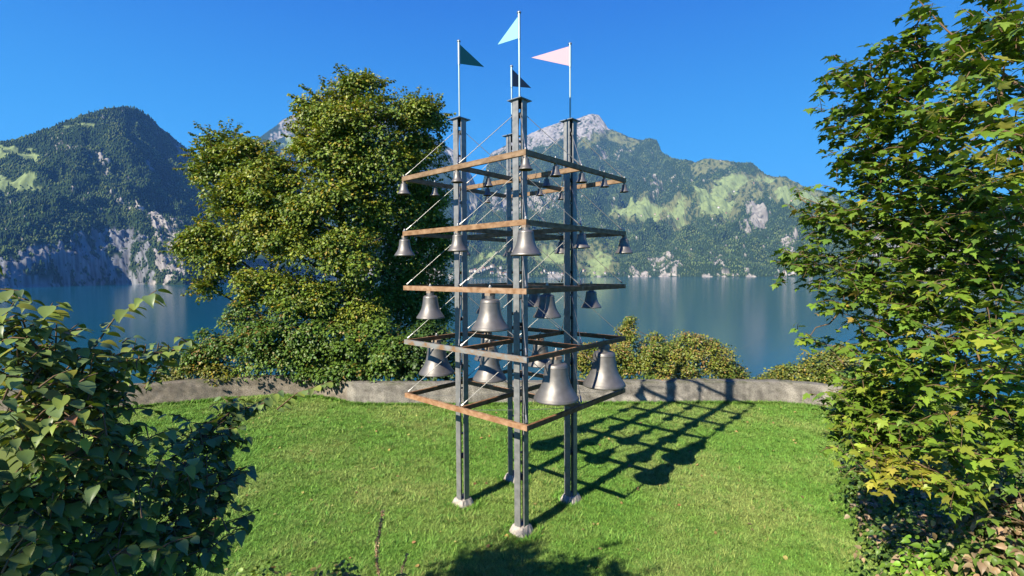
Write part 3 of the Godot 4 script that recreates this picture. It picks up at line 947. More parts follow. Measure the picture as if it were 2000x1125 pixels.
# cast lines of raised letters, too worn to read, and a small crest
func inscription(b: Node3D, d: float, turn: float) -> void:
	var st := SurfaceTool.new()
	st.begin(Mesh.PRIMITIVE_TRIANGLES)
	var g := box(1, 1, 1)
	for row in 4:
		var y := (0.60 - 0.062 * row) * d
		var r := lerpf(0.27, 0.297, row / 3.0) * d
		var n: int = [6, 8, 9, 8][row]
		for k in n:
			var a: float = turn + (k - n / 2.0) * 0.105
			for bar in 2:
				var aa := a + bar * 0.045
				var dir := Vector3(cos(aa), 0, sin(aa))
				var bb := Basis(Vector3(-dir.z, 0, dir.x), Vector3.UP, dir)
				var hgt := 0.042 if (k * 3 + row + bar) % 3 else 0.026
				st.append_from(g, 0, Transform3D(bb * Basis.from_scale(Vector3(0.011 * d, hgt * d, 0.012 * d)), dir * r + Vector3.UP * y))
	st.generate_normals()
	part("raised_lettering", st.commit(), pal.bronze, b)

func make_pennants() -> void:
	# [post s, post t, direction from the pole to the tip, colour, label]
	for q in [[0.25, 0.25, Vector2(-0.37, 0.62), lin(0.24, 0.50, 0.50), "pale turquoise metal pennant on the nearest flagpole"],
			[0.75, 0.25, Vector2(0.40, 0.54), lin(0.03, 0.15, 0.115), "dark green metal pennant on the left flagpole"],
			[0.25, 0.75, Vector2(-0.70, 0.05), lin(0.55, 0.36, 0.42), "pink metal pennant on the right flagpole"],
			[0.75, 0.75, Vector2(0.40, 0.54), lin(0.11, 0.07, 0.08), "dark purple brown metal pennant on the rearmost flagpole"]]:
		var p: Vector3 = tower.transform * node_at(q[0], q[1], 8.20)
		var o := thing("pennant", q[4], "pennant", p, "pennants on the tower's flagpoles")
		part("sleeve", lathe([Vector2(0.017, 0.0), Vector2(0.023, 0.0), Vector2(0.023, 0.0), Vector2(0.023, 0.42), Vector2(0.023, 0.42), Vector2(0.017, 0.425)], 14), pal.pole, o)
		part("finial", lathe([Vector2(0.0, 0.418), Vector2(0.034, 0.42), Vector2(0.034, 0.42), Vector2(0.034, 0.435), Vector2(0.022, 0.452), Vector2(0.0, 0.457)], 14), pal.steel_blue, o)
		var d: Vector2 = q[2].normalized()
		var e := Vector3(d.x, 0, -d.y)
		var nrm := Vector3(-e.z, 0, e.x) * 0.002
		var st := SurfaceTool.new()
		st.begin(Mesh.PRIMITIVE_TRIANGLES)
		st.set_smooth_group(-1)
		var tri := [e * 0.02 + Vector3.UP * 0.385, e * 0.72 + Vector3.UP * 0.205, e * 0.02 + Vector3.UP * 0.03]
		for k in [0, 1, 2]: st.add_vertex(tri[k] + nrm)
		for k in [0, 2, 1]: st.add_vertex(tri[k] - nrm)
		for k in 3:
			var a: Vector3 = tri[k]
			var b: Vector3 = tri[(k + 1) % 3]
			for v in [a + nrm, a - nrm, b + nrm, b + nrm, a - nrm, b - nrm]: st.add_vertex(v)
		st.generate_normals()
		var m := mat(q[3], 0.45, 0.0, 0.4)
		part("panel", st.commit(), m, o)

# ---------------------------------------------------------------- trees and shrubs
func tree(called: String, label: String, cat: String, foot: Vector3, clumps: Array, trunk_r: float, c: Copies, leaf: Mesh, m: Material, group := "") -> Node3D:
	var o := thing(called, label, cat, foot, group)
	var tb := Tubes.new()
	var cen := Vector3.ZERO
	var top := -1e9
	for q in clumps:
		cen += Vector3(q[0], q[1], q[2]) / clumps.size()
		top = maxf(top, q[1])
	var stem := []
	for k in 6:
		var f := k / 5.0
		stem.append(Vector3(lerpf(0, cen.x - foot.x, f * f) + sin(k * 2.0) * trunk_r * 0.5, lerpf(-0.3, (top - foot.y) * 0.86, f), lerpf(0, cen.z - foot.z, f * f)))
	tb.add(stem, trunk_r, trunk_r * 0.25, 8)
	for q in clumps:
		var e := Vector3(q[0], q[1], q[2]) - foot
		var b: Vector3 = stem[0]
		var bd := 1e9
		for k in 60:
			var f := k / 59.0 * 4.99
			var sp: Vector3 = stem[int(f)].lerp(stem[int(f) + 1], f - int(f))
			var dd := sp.distance_to(e) + absf(e.y - sp.y - 0.6 * Vector2(e.x - sp.x, e.z - sp.z).length()) * 0.7
			if dd < bd:
				bd = dd
				b = sp
		var mid := b.lerp(e, 0.5) + Vector3(rng.randfn(), -0.8, rng.randfn()) * 0.12 * b.distance_to(e) * 0.6
		tb.add([b, mid, e], trunk_r * 0.32, trunk_r * 0.08, 5)
		for k in 4:
			var d := Vector3(rng.randfn() * q[3], absf(rng.randfn()) * q[4], rng.randfn() * q[3]) * 0.6
			tb.add([e.lerp(mid, 0.3), e + d * 0.5, e + d], trunk_r * 0.09, trunk_r * 0.03, 4)
	part("trunk", tubemesh(tb), pal.bark, o)
	var cc := Copies.new()
	cc.b = c.b
	cc.n = c.n
	var f := spread("crown", leaf, m, cc, o)
	f.position = -foot
	return o

# leafy shoots that stand out of a crown
func shoots(clumps: Array, per: int, size: float, green: Array, warm: Array, c: Copies) -> void:
	var list := []
	for q in clumps:
		for i in per:
			var d := (rv() + Vector3(0, 0.35, 0.15)).normalized()
			var e := Vector3(d.x * q[3], d.y * q[4], d.z * (q[3] + q[4]) * 0.5)
			var p := Vector3(q[0], q[1], q[2]) + e * 0.75
			var tip := p + (d + rv() * 0.6).normalized() * rng.randf_range(0.35, 0.8)
			along([p, p.lerp(tip, 0.5) + Vector3.UP * 0.05, tip], 0.022, size, list, green, warm, 0.3, 0.4, 0.6)
	for q in list: c.add(q[0], q[1])

# leaves along a twig, alternately left and right
func along(pts: Array, step: float, size: float, list: Array, greens: Array, warm: Array, share: float, sag: float, loose := 0.35) -> void:
	var d := 0.0
	var side := 1.0
	for i in pts.size() - 1:
		var a: Vector3 = pts[i]
		var b: Vector3 = pts[i + 1]
		var dir := (b - a).normalized()
		var len := a.distance_to(b)
		while d < len:
			var p := a + dir * d
			var s := dir.cross(Vector3.UP).normalized() * side
			side = -side
			var tip := (s * 0.9 + dir * 0.55 + rv() * loose - Vector3.UP * sag).normalized()
			var up := (Vector3.UP + rv() * loose + s * 0.3).normalized()
			var col: Color = greens[rng.randi() % greens.size()] if rng.randf() > share else warm[rng.randi() % warm.size()]
			var sz := size * rng.randf_range(0.7, 1.2)
			list.append([Transform3D(leafbasis(up, tip, sz), p + tip * size * 0.22), tint(col, 0.15)])
			d += step * rng.randf_range(0.6, 1.4)
		d -= len

# leafy plant near the camera: the leaves that show largest are pieces of their own, the rest one mass
func leafy(o: Node3D, list: Array, meshes: Array, m: Material, mats: Array) -> void:
	var eye := Vector3(0, EYE, 0)
	var order := []
	for i in list.size():
		var t: Transform3D = list[i][0]
		var v := t.origin - eye
		var shows := absf(v.x) < -v.z * 1.05 and absf(v.y + v.z * -0.03) < -v.z * 0.62
		order.append([v.length() / t.basis.y.length() + (0.0 if shows else 1000.0), i])
	order.sort_custom(func(a, b): return a[0] < b[0])
	var rest := [Copies.new(), Copies.new()]
	for k in order.size():
		var q: Array = list[order[k][1]]
		var t: Transform3D = q[0]
		t.origin -= o.position
		if k < 300 and order[k][0] < 1000.0:
			var best := 0
			var bd := 1e9
			for j in mats.size():
				var c: Color = mats[j][0]
				var e: Color = q[1]
				var dd := absf(log(c.r / e.r)) + absf(log(c.g / e.g)) + absf(log(c.b / e.b))
				if dd < bd:
					bd = dd
					best = j
			part_fast("leaf", meshes[k % 2], mats[best][1], o, t, k)
		else:
			rest[k % 2].add(t, q[1])
	for k in 2: spread("foliage", meshes[k], m, rest[k], o)

func part_fast(called: String, mesh: Mesh, m: Material, parent: Node, t: Transform3D, k: int) -> void:
	var o := MeshInstance3D.new()
	o.mesh = mesh
	o.material_override = m
	o.transform = t
	o.name = called if k == 0 else "%s_%03d" % [called, k]
	parent.add_child(o)

func palette(cols: Array, rough: float, back: float) -> Array:
	var out := []
	for c in cols:
		for k in [0.7, 1.0, 1.4]:
			var m := leafmat(rough, back)
			m.vertex_color_use_as_albedo = false
			var cc := Color(c.r * k, c.g * k, c.b * k)
			m.albedo_color = cc.linear_to_srgb()
			out.append([cc, m])
	return out

# branches that run from each leafy mass to the nearest one further in
func boughs(clumps: Array, foot: Vector3, tb: Tubes) -> void:
	var pts := []
	for q in clumps: pts.append(Vector3(q[0], q[1], q[2]) - foot)
	pts.sort_custom(func(a, b): return a.length() < b.length())
	for i in pts.size():
		var e: Vector3 = pts[i]
		var b := Vector3(0, clampf(e.y - 0.6 * Vector2(e.x, e.z).length(), 0.1, 5.0), 0)
		var bd := b.distance_to(e)
		for j in i:
			var dd: float = pts[j].distance_to(e) * 0.9
			if dd < bd:
				bd = dd
				b = pts[j]
		var w := rv() * 0.07 * b.distance_to(e)
		tb.add([b, b.lerp(e, 0.35) + w, b.lerp(e, 0.7) - w + Vector3.UP * 0.03, e], 0.011, 0.005, 5)

func clump_twigs(clumps: Array, per: float, step: float, size: float, list: Array, tb: Tubes, foot: Vector3, greens: Array, warm: Array, share: float, lean: Vector3, sag: float, loose := 0.35) -> void:
	for q in clumps:
		var o := Vector3(q[0], q[1], q[2])
		var r: float = (q[3] + q[4]) / 2.0
		var n := int(per * r * r) + 2
		for i in n:
			var d := (rv() + lean).normalized()
			var p := o + Vector3(rng.randfn() * q[3], rng.randfn() * q[4], rng.randfn() * r) * 0.42
			var l := r * rng.randf_range(0.45, 0.95)
			var e := p + d * l
			var mid := p.lerp(e, 0.5) + Vector3.UP * l * 0.1
			along([p, mid, e], step, size, list, greens, warm, share, sag, loose)
			tb.add([p - foot, mid - foot, e - foot], 0.005, 0.002, 4)
	boughs(clumps, foot, tb)

func make_plants() -> void:
	var g1 := [Color(0.12, 0.18, 0.02), Color(0.15, 0.205, 0.023), Color(0.1, 0.16, 0.02), Color(0.18, 0.22, 0.026)]
	var w1 := [Color(0.24, 0.23, 0.025), Color(0.28, 0.21, 0.03), Color(0.21, 0.22, 0.025)]
	var linden: Array = [[-6.00,11.52,-19.50,1.14,0.75], [-7.24,10.56,-19.20,1.15,0.94], [-5.47,9.99,-18.80,1.56,1.12], [-4.17,10.71,-20.00,1.06,0.85], [-3.31,10.87,-20.50,0.57,0.65], [-6.84,8.87,-18.60,1.31,1.03], [-5.15,8.56,-19.00,1.58,1.13], [-3.79,9.15,-20.30,0.99,0.99], [-8.15,9.56,-19.50,0.58,0.58], [-11.54,9.61,-19.60,0.83,0.50], [-11.65,8.70,-19.20,0.82,0.70], [-10.16,8.85,-19.00,0.93,0.77], [-9.32,7.97,-18.60,1.11,0.91], [-12.57,8.50,-19.80,0.42,0.38], [-8.43,7.14,-18.30,1.09,0.90], [-11.05,7.13,-19.00,1.01,0.85], [-6.92,6.96,-18.20,1.47,1.09], [-5.41,6.82,-20.00,1.49,1.19], [-3.92,7.36,-20.90,1.11,1.25], [-9.65,5.99,-18.40,1.25,0.90], [-11.79,5.69,-18.90,0.93,0.68], [-12.67,5.30,-19.00,0.40,0.36], [-11.51,4.96,-18.80,0.88,0.60], [-11.94,3.88,-18.80,0.28,0.24], [-7.94,5.46,-18.00,1.27,0.88], [-6.09,5.02,-17.70,1.32,1.02], [-4.86,5.00,-21.00,1.48,1.34], [-3.50,5.81,-21.50,0.82,1.28], [-9.27,3.73,-18.20,1.01,0.89], [-7.71,3.51,-17.90,1.26,0.88], [-6.11,3.26,-18.60,1.39,1.11], [-4.58,2.91,-20.60,1.32,1.23], [-3.35,3.08,-21.20,0.77,1.26]]
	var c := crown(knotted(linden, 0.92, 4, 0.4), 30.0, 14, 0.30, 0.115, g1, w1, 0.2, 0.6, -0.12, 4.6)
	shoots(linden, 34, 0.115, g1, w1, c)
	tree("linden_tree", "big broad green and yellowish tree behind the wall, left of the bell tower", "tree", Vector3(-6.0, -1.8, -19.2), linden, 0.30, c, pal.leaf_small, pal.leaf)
	var sg := [Color(0.06, 0.125, 0.018), Color(0.08, 0.145, 0.02), Color(0.1, 0.165, 0.022)]
	var sw := [Color(0.17, 0.16, 0.025), Color(0.2, 0.13, 0.03)]
	var s1: Array = [[-9.67,2.63,-17.60,0.82,0.79], [-8.19,2.23,-17.40,1.37,0.85], [-10.69,1.67,-17.50,1.01,0.78], [-9.22,1.27,-17.20,1.21,0.66], [-11.13,1.22,-17.30,0.66,0.55]]
	tree("green_shrub", "tall leafy shrub under the left edge of the big tree, behind the wall", "shrub", Vector3(-9.0, -1.5, -17.6), s1, 0.09, crown(knotted(s1, 0.7, 6, 0.4), 24.0, 13, 0.24, 0.10, sg, sw, 0.22), pal.leaf_small, pal.leaf)
	var s2: Array = [[-6.26,2.00,-17.40,1.48,0.96], [-4.64,1.59,-17.30,1.25,0.99], [-7.51,1.46,-17.50,0.93,0.82], [-6.57,1.09,-17.00,1.09,0.43], [-5.48,0.95,-17.00,1.09,0.36]]
	tree("green_shrub", "dark glossy shrub under the middle of the big tree, behind the wall", "shrub", Vector3(-5.6, -1.5, -17.6), s2, 0.09, crown(knotted(s2, 0.7, 6, 0.4), 24.0, 13, 0.24, 0.11, sg, sw, 0.06), pal.leaf_small, pal.leaf)
	var s3: Array = [[-3.03,1.67,-17.20,0.92,0.99], [-2.38,0.97,-17.00,0.54,0.51], [-3.66,0.98,-17.00,0.72,0.43]]
	tree("green_shrub", "deep green shrub behind the wall, just left of the tower's left post", "shrub", Vector3(-3.1, -1.5, -17.5), s3, 0.07, crown(s3, 26.0, 13, 0.24, 0.13, [Color(0.035, 0.075, 0.014), Color(0.05, 0.1, 0.018)], sw, 0.03), pal.leaf_small, pal.leaf)
	var s4: Array = [[-11.72,1.02,-17.20,0.66,0.48], [-12.23,0.75,-17.00,0.54,0.29], [-10.59,0.87,-17.00,0.72,0.36]]
	tree("green_shrub", "low yellowish shrub over the left part of the wall", "shrub", Vector3(-11.5, -1.2, -17.6), s4, 0.05, crown(s4, 34.0, 12, 0.2, 0.09, [Color(0.11, 0.13, 0.02), Color(0.14, 0.15, 0.03)], w1, 0.3), pal.leaf_small, pal.leaf)
	var au: Array = [[4.08,1.94,-17.40,0.48,0.59], [3.60,1.19,-17.20,0.84,0.73], [2.74,1.20,-17.60,0.56,0.75], [4.95,1.35,-17.30,0.81,0.77], [6.36,1.39,-17.50,1.12,0.82], [7.43,1.19,-17.30,0.85,0.74], [8.00,0.77,-17.00,0.40,0.33], [5.42,0.86,-16.90,1.26,0.36], [4.22,2.49,-17.50,0.19,0.30]]
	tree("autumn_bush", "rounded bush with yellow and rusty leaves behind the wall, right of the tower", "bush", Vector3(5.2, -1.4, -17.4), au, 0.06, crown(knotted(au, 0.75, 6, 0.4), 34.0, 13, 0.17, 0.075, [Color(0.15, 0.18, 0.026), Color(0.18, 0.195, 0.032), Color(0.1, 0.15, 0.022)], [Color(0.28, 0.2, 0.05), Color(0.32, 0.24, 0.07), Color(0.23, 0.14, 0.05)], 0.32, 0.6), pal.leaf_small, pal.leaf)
	var rs: Array = [[8.92,0.50,-17.00,0.33,0.22], [9.32,0.57,-17.00,0.43,0.29], [10.03,0.68,-17.20,0.55,0.40], [10.64,1.01,-17.00,0.62,0.54], [11.33,1.08,-16.80,0.75,0.64], [11.84,0.60,-16.50,0.88,0.63], [10.73,0.56,-16.70,0.71,0.28]]
	tree("lakeside_bush", "low straggling green bush behind the right end of the wall", "bush", Vector3(10.0, -1.2, -17.0), rs, 0.05, crown(knotted(rs, 0.7, 6, 0.4), 36.0, 12, 0.2, 0.085, [Color(0.1, 0.135, 0.025), Color(0.13, 0.15, 0.03), Color(0.08, 0.12, 0.02)], w1, 0.25, 0.6), pal.leaf_small, pal.leaf)

	# the maple on the right
	var maple: Array = [[3.91,6.82,-4.66,0.15,0.13], [3.86,6.60,-4.74,0.21,0.19], [4.00,6.66,-5.28,0.15,0.13], [3.82,6.65,-5.67,0.22,0.20], [3.85,6.39,-5.22,0.29,0.26], [4.02,6.24,-4.89,0.34,0.31], [4.22,6.44,-4.67,0.22,0.20], [4.04,6.44,-4.14,0.29,0.26], [3.89,6.04,-3.76,0.32,0.29], [3.88,6.19,-5.61,0.27,0.25], [4.10,5.93,-5.24,0.39,0.35], [3.94,5.69,-4.49,0.38,0.34], [3.69,5.61,-3.76,0.34,0.30], [3.49,5.20,-3.33,0.30,0.27], [3.89,5.68,-5.57,0.24,0.21], [4.28,5.45,-5.59,0.37,0.33], [4.26,5.24,-5.02,0.43,0.38], [4.14,5.08,-4.34,0.42,0.37], [3.95,4.79,-3.78,0.34,0.30], [3.79,5.01,-5.95,0.25,0.23], [3.94,4.96,-5.66,0.34,0.30], [4.16,4.78,-5.29,0.45,0.41], [4.19,4.58,-4.63,0.44,0.40], [4.09,4.34,-4.04,0.39,0.35], [3.87,4.52,-6.63,0.24,0.22], [3.77,4.45,-5.86,0.32,0.29], [4.12,4.21,-5.61,0.44,0.40], [4.20,4.07,-4.99,0.47,0.42], [4.00,3.90,-4.16,0.41,0.37], [3.59,3.81,-3.41,0.27,0.24], [4.00,3.89,-5.86,0.21,0.19], [3.72,3.53,-6.03,0.14,0.13], [4.13,3.43,-6.33,0.15,0.13], [4.29,3.50,-5.50,0.37,0.34], [4.14,3.43,-4.71,0.44,0.40], [3.83,3.32,-3.84,0.37,0.33], [4.05,3.16,-3.81,0.24,0.22], [4.12,3.05,-5.65,0.39,0.35], [4.33,2.85,-5.31,0.44,0.40], [4.28,2.79,-4.63,0.41,0.37], [3.92,2.86,-3.83,0.24,0.22], [4.08,2.64,-5.43,0.32,0.29], [3.84,5.44,-6.46,0.10,0.09], [4.03,2.34,-5.77,0.21,0.19], [3.96,2.26,-5.34,0.23,0.20], [3.96,2.66,-5.76,0.21,0.19], [4.31,2.49,-5.34,0.34,0.31], [3.82,2.52,-4.02,0.26,0.23]]
	var yellow: Array = [[3.59,2.55,-4.60,0.17,0.11], [3.65,2.61,-4.40,0.21,0.11], [3.82,2.60,-4.30,0.20,0.11], [3.57,2.49,-4.30,0.20,0.10], [3.76,2.51,-4.20,0.16,0.08], [3.57,2.38,-4.60,0.15,0.09]]
	var mg := [Color(0.1, 0.175, 0.022), Color(0.12, 0.2, 0.024), Color(0.085, 0.16, 0.026), Color(0.14, 0.215, 0.026)]
	var mg2 := [Color(0.125, 0.215, 0.024), Color(0.15, 0.24, 0.026), Color(0.1, 0.185, 0.024), Color(0.2, 0.265, 0.03)]
	var mw := [Color(0.24, 0.25, 0.03), Color(0.3, 0.22, 0.05), Color(0.17, 0.2, 0.025)]
	var foot := Vector3(6.2, 1.2, -4.2)
	var o := thing("maple_tree", "large green maple with lobed leaves along the right edge, close by", "tree", foot)
	var list := []
	var tb := Tubes.new()
	tb.add([Vector3(0, -0.6, 0), Vector3(-0.1, 1.5, 0.1), Vector3(0.1, 3.5, -0.1), Vector3(0, 6.0, 0)], 0.13, 0.05, 8)
	var high := []
	var low := []
	for q in maple:
		if q[1] > 4.1: high.append(q)
		else: low.append(q)
	clump_twigs(high, 440.0, 0.052, 0.1, list, tb, foot, mg, mw, 0.03, Vector3(-0.45, 0.15, -0.1), 0.5, 0.5)
	clump_twigs(low, 430.0, 0.052, 0.102, list, tb, foot, mg2, mw, 0.05, Vector3(-0.45, 0.15, 0.0), 0.5, 0.5)
	var twigs: Array = [[Vector3(3.91,4.49,-3.20), Vector3(4.64,4.92,-4.60), Vector3(4.79,5.61,-5.80), Vector3(4.45,6.95,-6.60)],
		[Vector3(3.94,3.80,-3.20), Vector3(4.42,3.94,-4.60), Vector3(4.47,4.26,-6.00), Vector3(3.69,4.55,-6.80)],
		[Vector3(3.89,5.16,-3.20), Vector3(4.33,6.02,-4.20), Vector3(4.82,7.04,-5.40), Vector3(5.30,7.95,-6.40)],
		[Vector3(4.21,3.21,-3.40), Vector3(4.39,3.11,-4.40), Vector3(4.47,3.33,-5.80), Vector3(3.89,3.49,-6.50)],
		[Vector3(3.92,4.28,-3.20), Vector3(4.59,4.64,-4.80), Vector3(4.48,5.04,-6.20), Vector3(3.98,5.47,-6.80)],
		[Vector3(4.86,5.06,-5.80), Vector3(4.83,5.34,-6.00), Vector3(4.78,5.67,-6.10)]]
	for tw in twigs:
		var pts := []
		for p in tw: pts.append(p - foot)
		tb.add(pts, 0.02, 0.004, 5)
		along(tw, 0.09, 0.105, list, mg, mw, 0.06, 0.5)
	clump_twigs(yellow, 420.0, 0.055, 0.105, list, tb, foot, [Color(0.26, 0.26, 0.03), Color(0.21, 0.24, 0.03)], [Color(0.31, 0.28, 0.045)], 0.3, Vector3(-0.5, 0.0, 0.1), 0.5)
	part("trunk", tubemesh(tb), pal.twig, o)
	leafy(o, list, pal.leaf_maple, pal.leaf, palette(mg + mg2 + mw, 0.5, 0.7))

	# the bush in the left foreground
	var lb: Array = [[-2.31,4.14,-2.20,0.12,0.12], [-2.27,4.02,-2.35,0.15,0.13], [-2.22,3.91,-2.20,0.19,0.13], [-2.23,3.89,-2.50,0.18,0.13], [-2.15,3.91,-2.75,0.13,0.11], [-2.17,3.91,-3.00,0.11,0.08], [-2.18,3.66,-2.20,0.23,0.19], [-2.18,3.56,-2.50,0.16,0.21], [-2.16,3.28,-3.30,0.20,0.14], [-2.09,3.36,-3.60,0.17,0.13], [-2.04,3.09,-3.30,0.18,0.15], [-2.04,3.10,-2.90,0.25,0.19], [-2.14,3.26,-2.50,0.27,0.21], [-2.24,3.33,-2.20,0.26,0.21], [-1.92,2.89,-3.10,0.12,0.11], [-2.01,2.84,-2.80,0.27,0.21], [-2.12,2.96,-2.40,0.31,0.20], [-2.18,3.10,-2.10,0.25,0.18], [-2.39,3.75,-2.50,0.24,0.10], [-2.31,3.71,-2.70,0.13,0.07], [-2.32,3.78,-2.20,0.14,0.09], [-3.35,4.1,-2.15,0.5,0.42], [-3.8,4.15,-1.8,0.5,0.45], [-4.5,4.35,-2.3,0.6,0.45], [-4.2,4.2,-1.3,0.5,0.45]]
	var bg := [Color(0.115, 0.175, 0.05), Color(0.14, 0.195, 0.05), Color(0.165, 0.215, 0.04), Color(0.105, 0.16, 0.06)]
	var bw := [Color(0.2, 0.17, 0.03), Color(0.28, 0.14, 0.08), Color(0.16, 0.15, 0.03)]
	var lf := Vector3(-2.6, 1.6, -2.6)
	var ob := thing("hazel_bush", "leafy hazel bush filling the left foreground, close to the camera", "bush", lf)
	var ll := []
	var lt := Tubes.new()
	clump_twigs(lb, 1000.0, 0.034, 0.068, ll, lt, lf, bg, bw, 0.02, Vector3(0.35, 0.35, -0.15), 0.12, 0.3)
	var sp: Array = [[Vector3(-2.34,3.70,-2.50), Vector3(-2.21,3.99,-2.50), Vector3(-2.07,4.18,-2.50), Vector3(-1.85,4.32,-2.50)],
		[Vector3(-2.42,3.85,-2.30), Vector3(-2.31,4.10,-2.30), Vector3(-2.20,4.27,-2.30)],
		[Vector3(-2.35,3.83,-2.40), Vector3(-2.29,4.04,-2.40), Vector3(-2.28,4.17,-2.40)],
		[Vector3(-2.29,3.61,-2.80), Vector3(-2.24,3.85,-2.80), Vector3(-2.20,4.03,-2.80)],
		[Vector3(-2.24,3.71,-2.90), Vector3(-2.15,3.91,-3.00), Vector3(-2.03,3.98,-3.00)],
		[Vector3(-2.32,3.15,-3.20), Vector3(-2.20,3.25,-3.40), Vector3(-2.02,3.38,-3.60), Vector3(-1.81,3.49,-3.70)],
		[Vector3(-1.93,3.29,-3.90), Vector3(-1.81,3.40,-4.00), Vector3(-1.51,3.50,-4.00)],
		[Vector3(-2.28,2.90,-3.00), Vector3(-2.02,3.01,-3.10), Vector3(-1.79,3.07,-3.20)],
		[Vector3(-2.12,2.66,-2.90), Vector3(-1.89,2.79,-3.00), Vector3(-1.70,2.84,-3.10)],
		[Vector3(-2.50,3.93,-2.20), Vector3(-2.37,4.16,-2.20), Vector3(-2.28,4.28,-2.20)]]
	for tw in sp:
		var pts := []
		for p in tw: pts.append(p - lf)
		lt.add(pts, 0.007, 0.002, 5)
		along(tw, 0.027, 0.075, ll, bg, bw, 0.03, 0.1, 0.25)
	part("stem", tubemesh(lt), pal.twig, ob)
	leafy(ob, ll, [pal.leaf_oval, pal.leaf_oval2], pal.hazel, palette(bg + bw, 0.38, 0.6))

	make_edge_plants()

# plants along the right edge of the lawn and on the bank below the camera
func make_edge_plants() -> void:
	var gg := [Color(0.095, 0.17, 0.028), Color(0.12, 0.185, 0.03), Color(0.075, 0.14, 0.028)]
	var br := [Color(0.28, 0.21, 0.12), Color(0.34, 0.26, 0.16), Color(0.2, 0.15, 0.08)]
	var li := [Color(0.13, 0.25, 0.025), Color(0.16, 0.28, 0.03)]
	var spots := [
		[10.9, 15.2, 0.9, 0.8, gg, 0.1, "dark green bush by the right end of the wall"],
		[9.7, 13.4, 0.9, 0.9, gg, 0.08, "green bush on the lawn's right edge, second from the wall"],
		[8.75, 11.6, 0.9, 0.9, gg, 0.1, "green bush on the lawn's right edge, under the maple's farthest boughs"],
		[7.5, 9.9, 0.8, 0.85, gg, 0.15, "dark bush on the lawn's right edge, below the yellow maple leaves"],
		[6.6, 8.5, 0.75, 0.85, gg, 0.2, "bush of narrow pale leaves at the right lawn edge"],
		[5.95, 7.2, 0.7, 0.8, gg, 0.25, "half withered green bush at the lower right lawn edge"],
		[5.2, 5.9, 0.75, 0.9, gg, 0.3, "leafy green bush in the lower right corner"],
		[4.7, 4.5, 0.5, 1.1, gg, 0.55, "half dry bush with brown leaves at the right edge of the picture"],
		[4.3, 4.9, 0.2, 0.5, li, 0.05, "small bright green plant in the lower right corner"]]
	for q in spots:
		var x: float = q[0]
		var z: float = q[1]
		var r: float = q[2]
		var h: float = q[3]
		var y := ground_height(x, z)
		var cl := [[x, y + h * 0.55, -z, r * 0.75, h * 0.6], [x + r * 0.5, y + h * 0.8, -z - r * 0.3, r * 0.6, h * 0.6], [x - r * 0.35, y + h * 0.35, -z + r * 0.25, r * 0.5, h * 0.4]]
		var c := crown(cl, 44.0, 9, 0.15, 0.075, q[4], br, q[5], 0.55)
		tree("lawn_edge_bush", q[6], "bush", Vector3(x, y, -z), cl, 0.03, c, pal.leaf_small if z > 9.0 else pal.leaf_oval2, pal.leaf)
	# weeds and a dry stalk at the foot of the bank
	var k := 0
	for q in [[-1.95, 5.0, 0.28, 0.5, "yellow green nettle clump at the bottom, left of the dry stalk"], [-2.5, 4.7, 0.3, 0.5, "pale weed clump at the bottom edge beside the hazel bush"], [-1.25, 4.9, 0.2, 0.36, "small weed clump at the foot of the dry stalk"]]:
		var y := ground_height(q[0], q[1])
		var cl := [[q[0], y + q[3] * 0.5, -q[1], q[2], q[3] * 0.6]]
		tree("weed_clump", q[4], "weeds", Vector3(q[0], y, -q[1]), cl, 0.012, crown(cl, 50.0, 8, 0.1, 0.06, [Color(0.16, 0.22, 0.035), Color(0.12, 0.2, 0.03)], [Color(0.25, 0.2, 0.06)], 0.3, 0.6), pal.leaf_oval, pal.leaf)
	for q in [[-1.8, 6.15, 1.3, 0.03, "tall dry brown dock stalk standing at the bottom edge"], [-1.5, 6.2, 0.7, 0.01, "thin dry grass stalk right of the brown dock stalk"]]:
		var y := ground_height(q[0], q[1])
		var st := thing("dry_stalk", q[4], "dry plant", Vector3(q[0], y, -q[1]))
		var tb := Tubes.new()
		var pts := []
		for i in 7: pts.append(Vector3(0.03 * sin(i * 1.3) + 0.012 * i, q[2] * i / 6.0, 0.02 * cos(i * 1.7)))
		tb.add(pts, 0.008 if q[3] > 0.02 else 0.004, 0.003, 6)
		part("stem", tubemesh(tb), pal.dry, st)
		var seeds := Copies.new()
		for i in int(520 * q[3] / 0.03):
			var f := rng.randf_range(0.35, 1.0)
			var p: Vector3 = pts[int(f * 5.99)].lerp(pts[mini(int(f * 5.99) + 1, 6)], fmod(f * 5.99, 1.0))
			var d := rv()
			seeds.add(Transform3D(leafbasis(rv(), d, 0.022), p + d * q[3] * rng.randf() * (1.1 - 0.6 * f)), tint(Color(0.36, 0.25, 0.16), 0.3))
		spread("seed_head", pal.leaf_small, pal.leaf, seeds, st)
	# a tree on the slope behind the camera's left shoulder, whose shade falls on the bank
	var sh := [[-7.5, 8.1, 3.4, 0.8, 0.6], [-8.6, 8.0, 4.0, 1.2, 0.8], [-7.6, 7.2, 3.6, 0.9, 0.7], [-8.8, 6.6, 4.0, 1.3, 0.9]]
	tree("shade_tree", "bushy tree on the bank outside the picture, behind the camera's left", "tree", Vector3(-8.4, 2.6, 4.0), sh, 0.16, crown(sh, 16.0, 13, 0.32, 0.14, gg, br, 0.05), pal.leaf_small, pal.leaf)

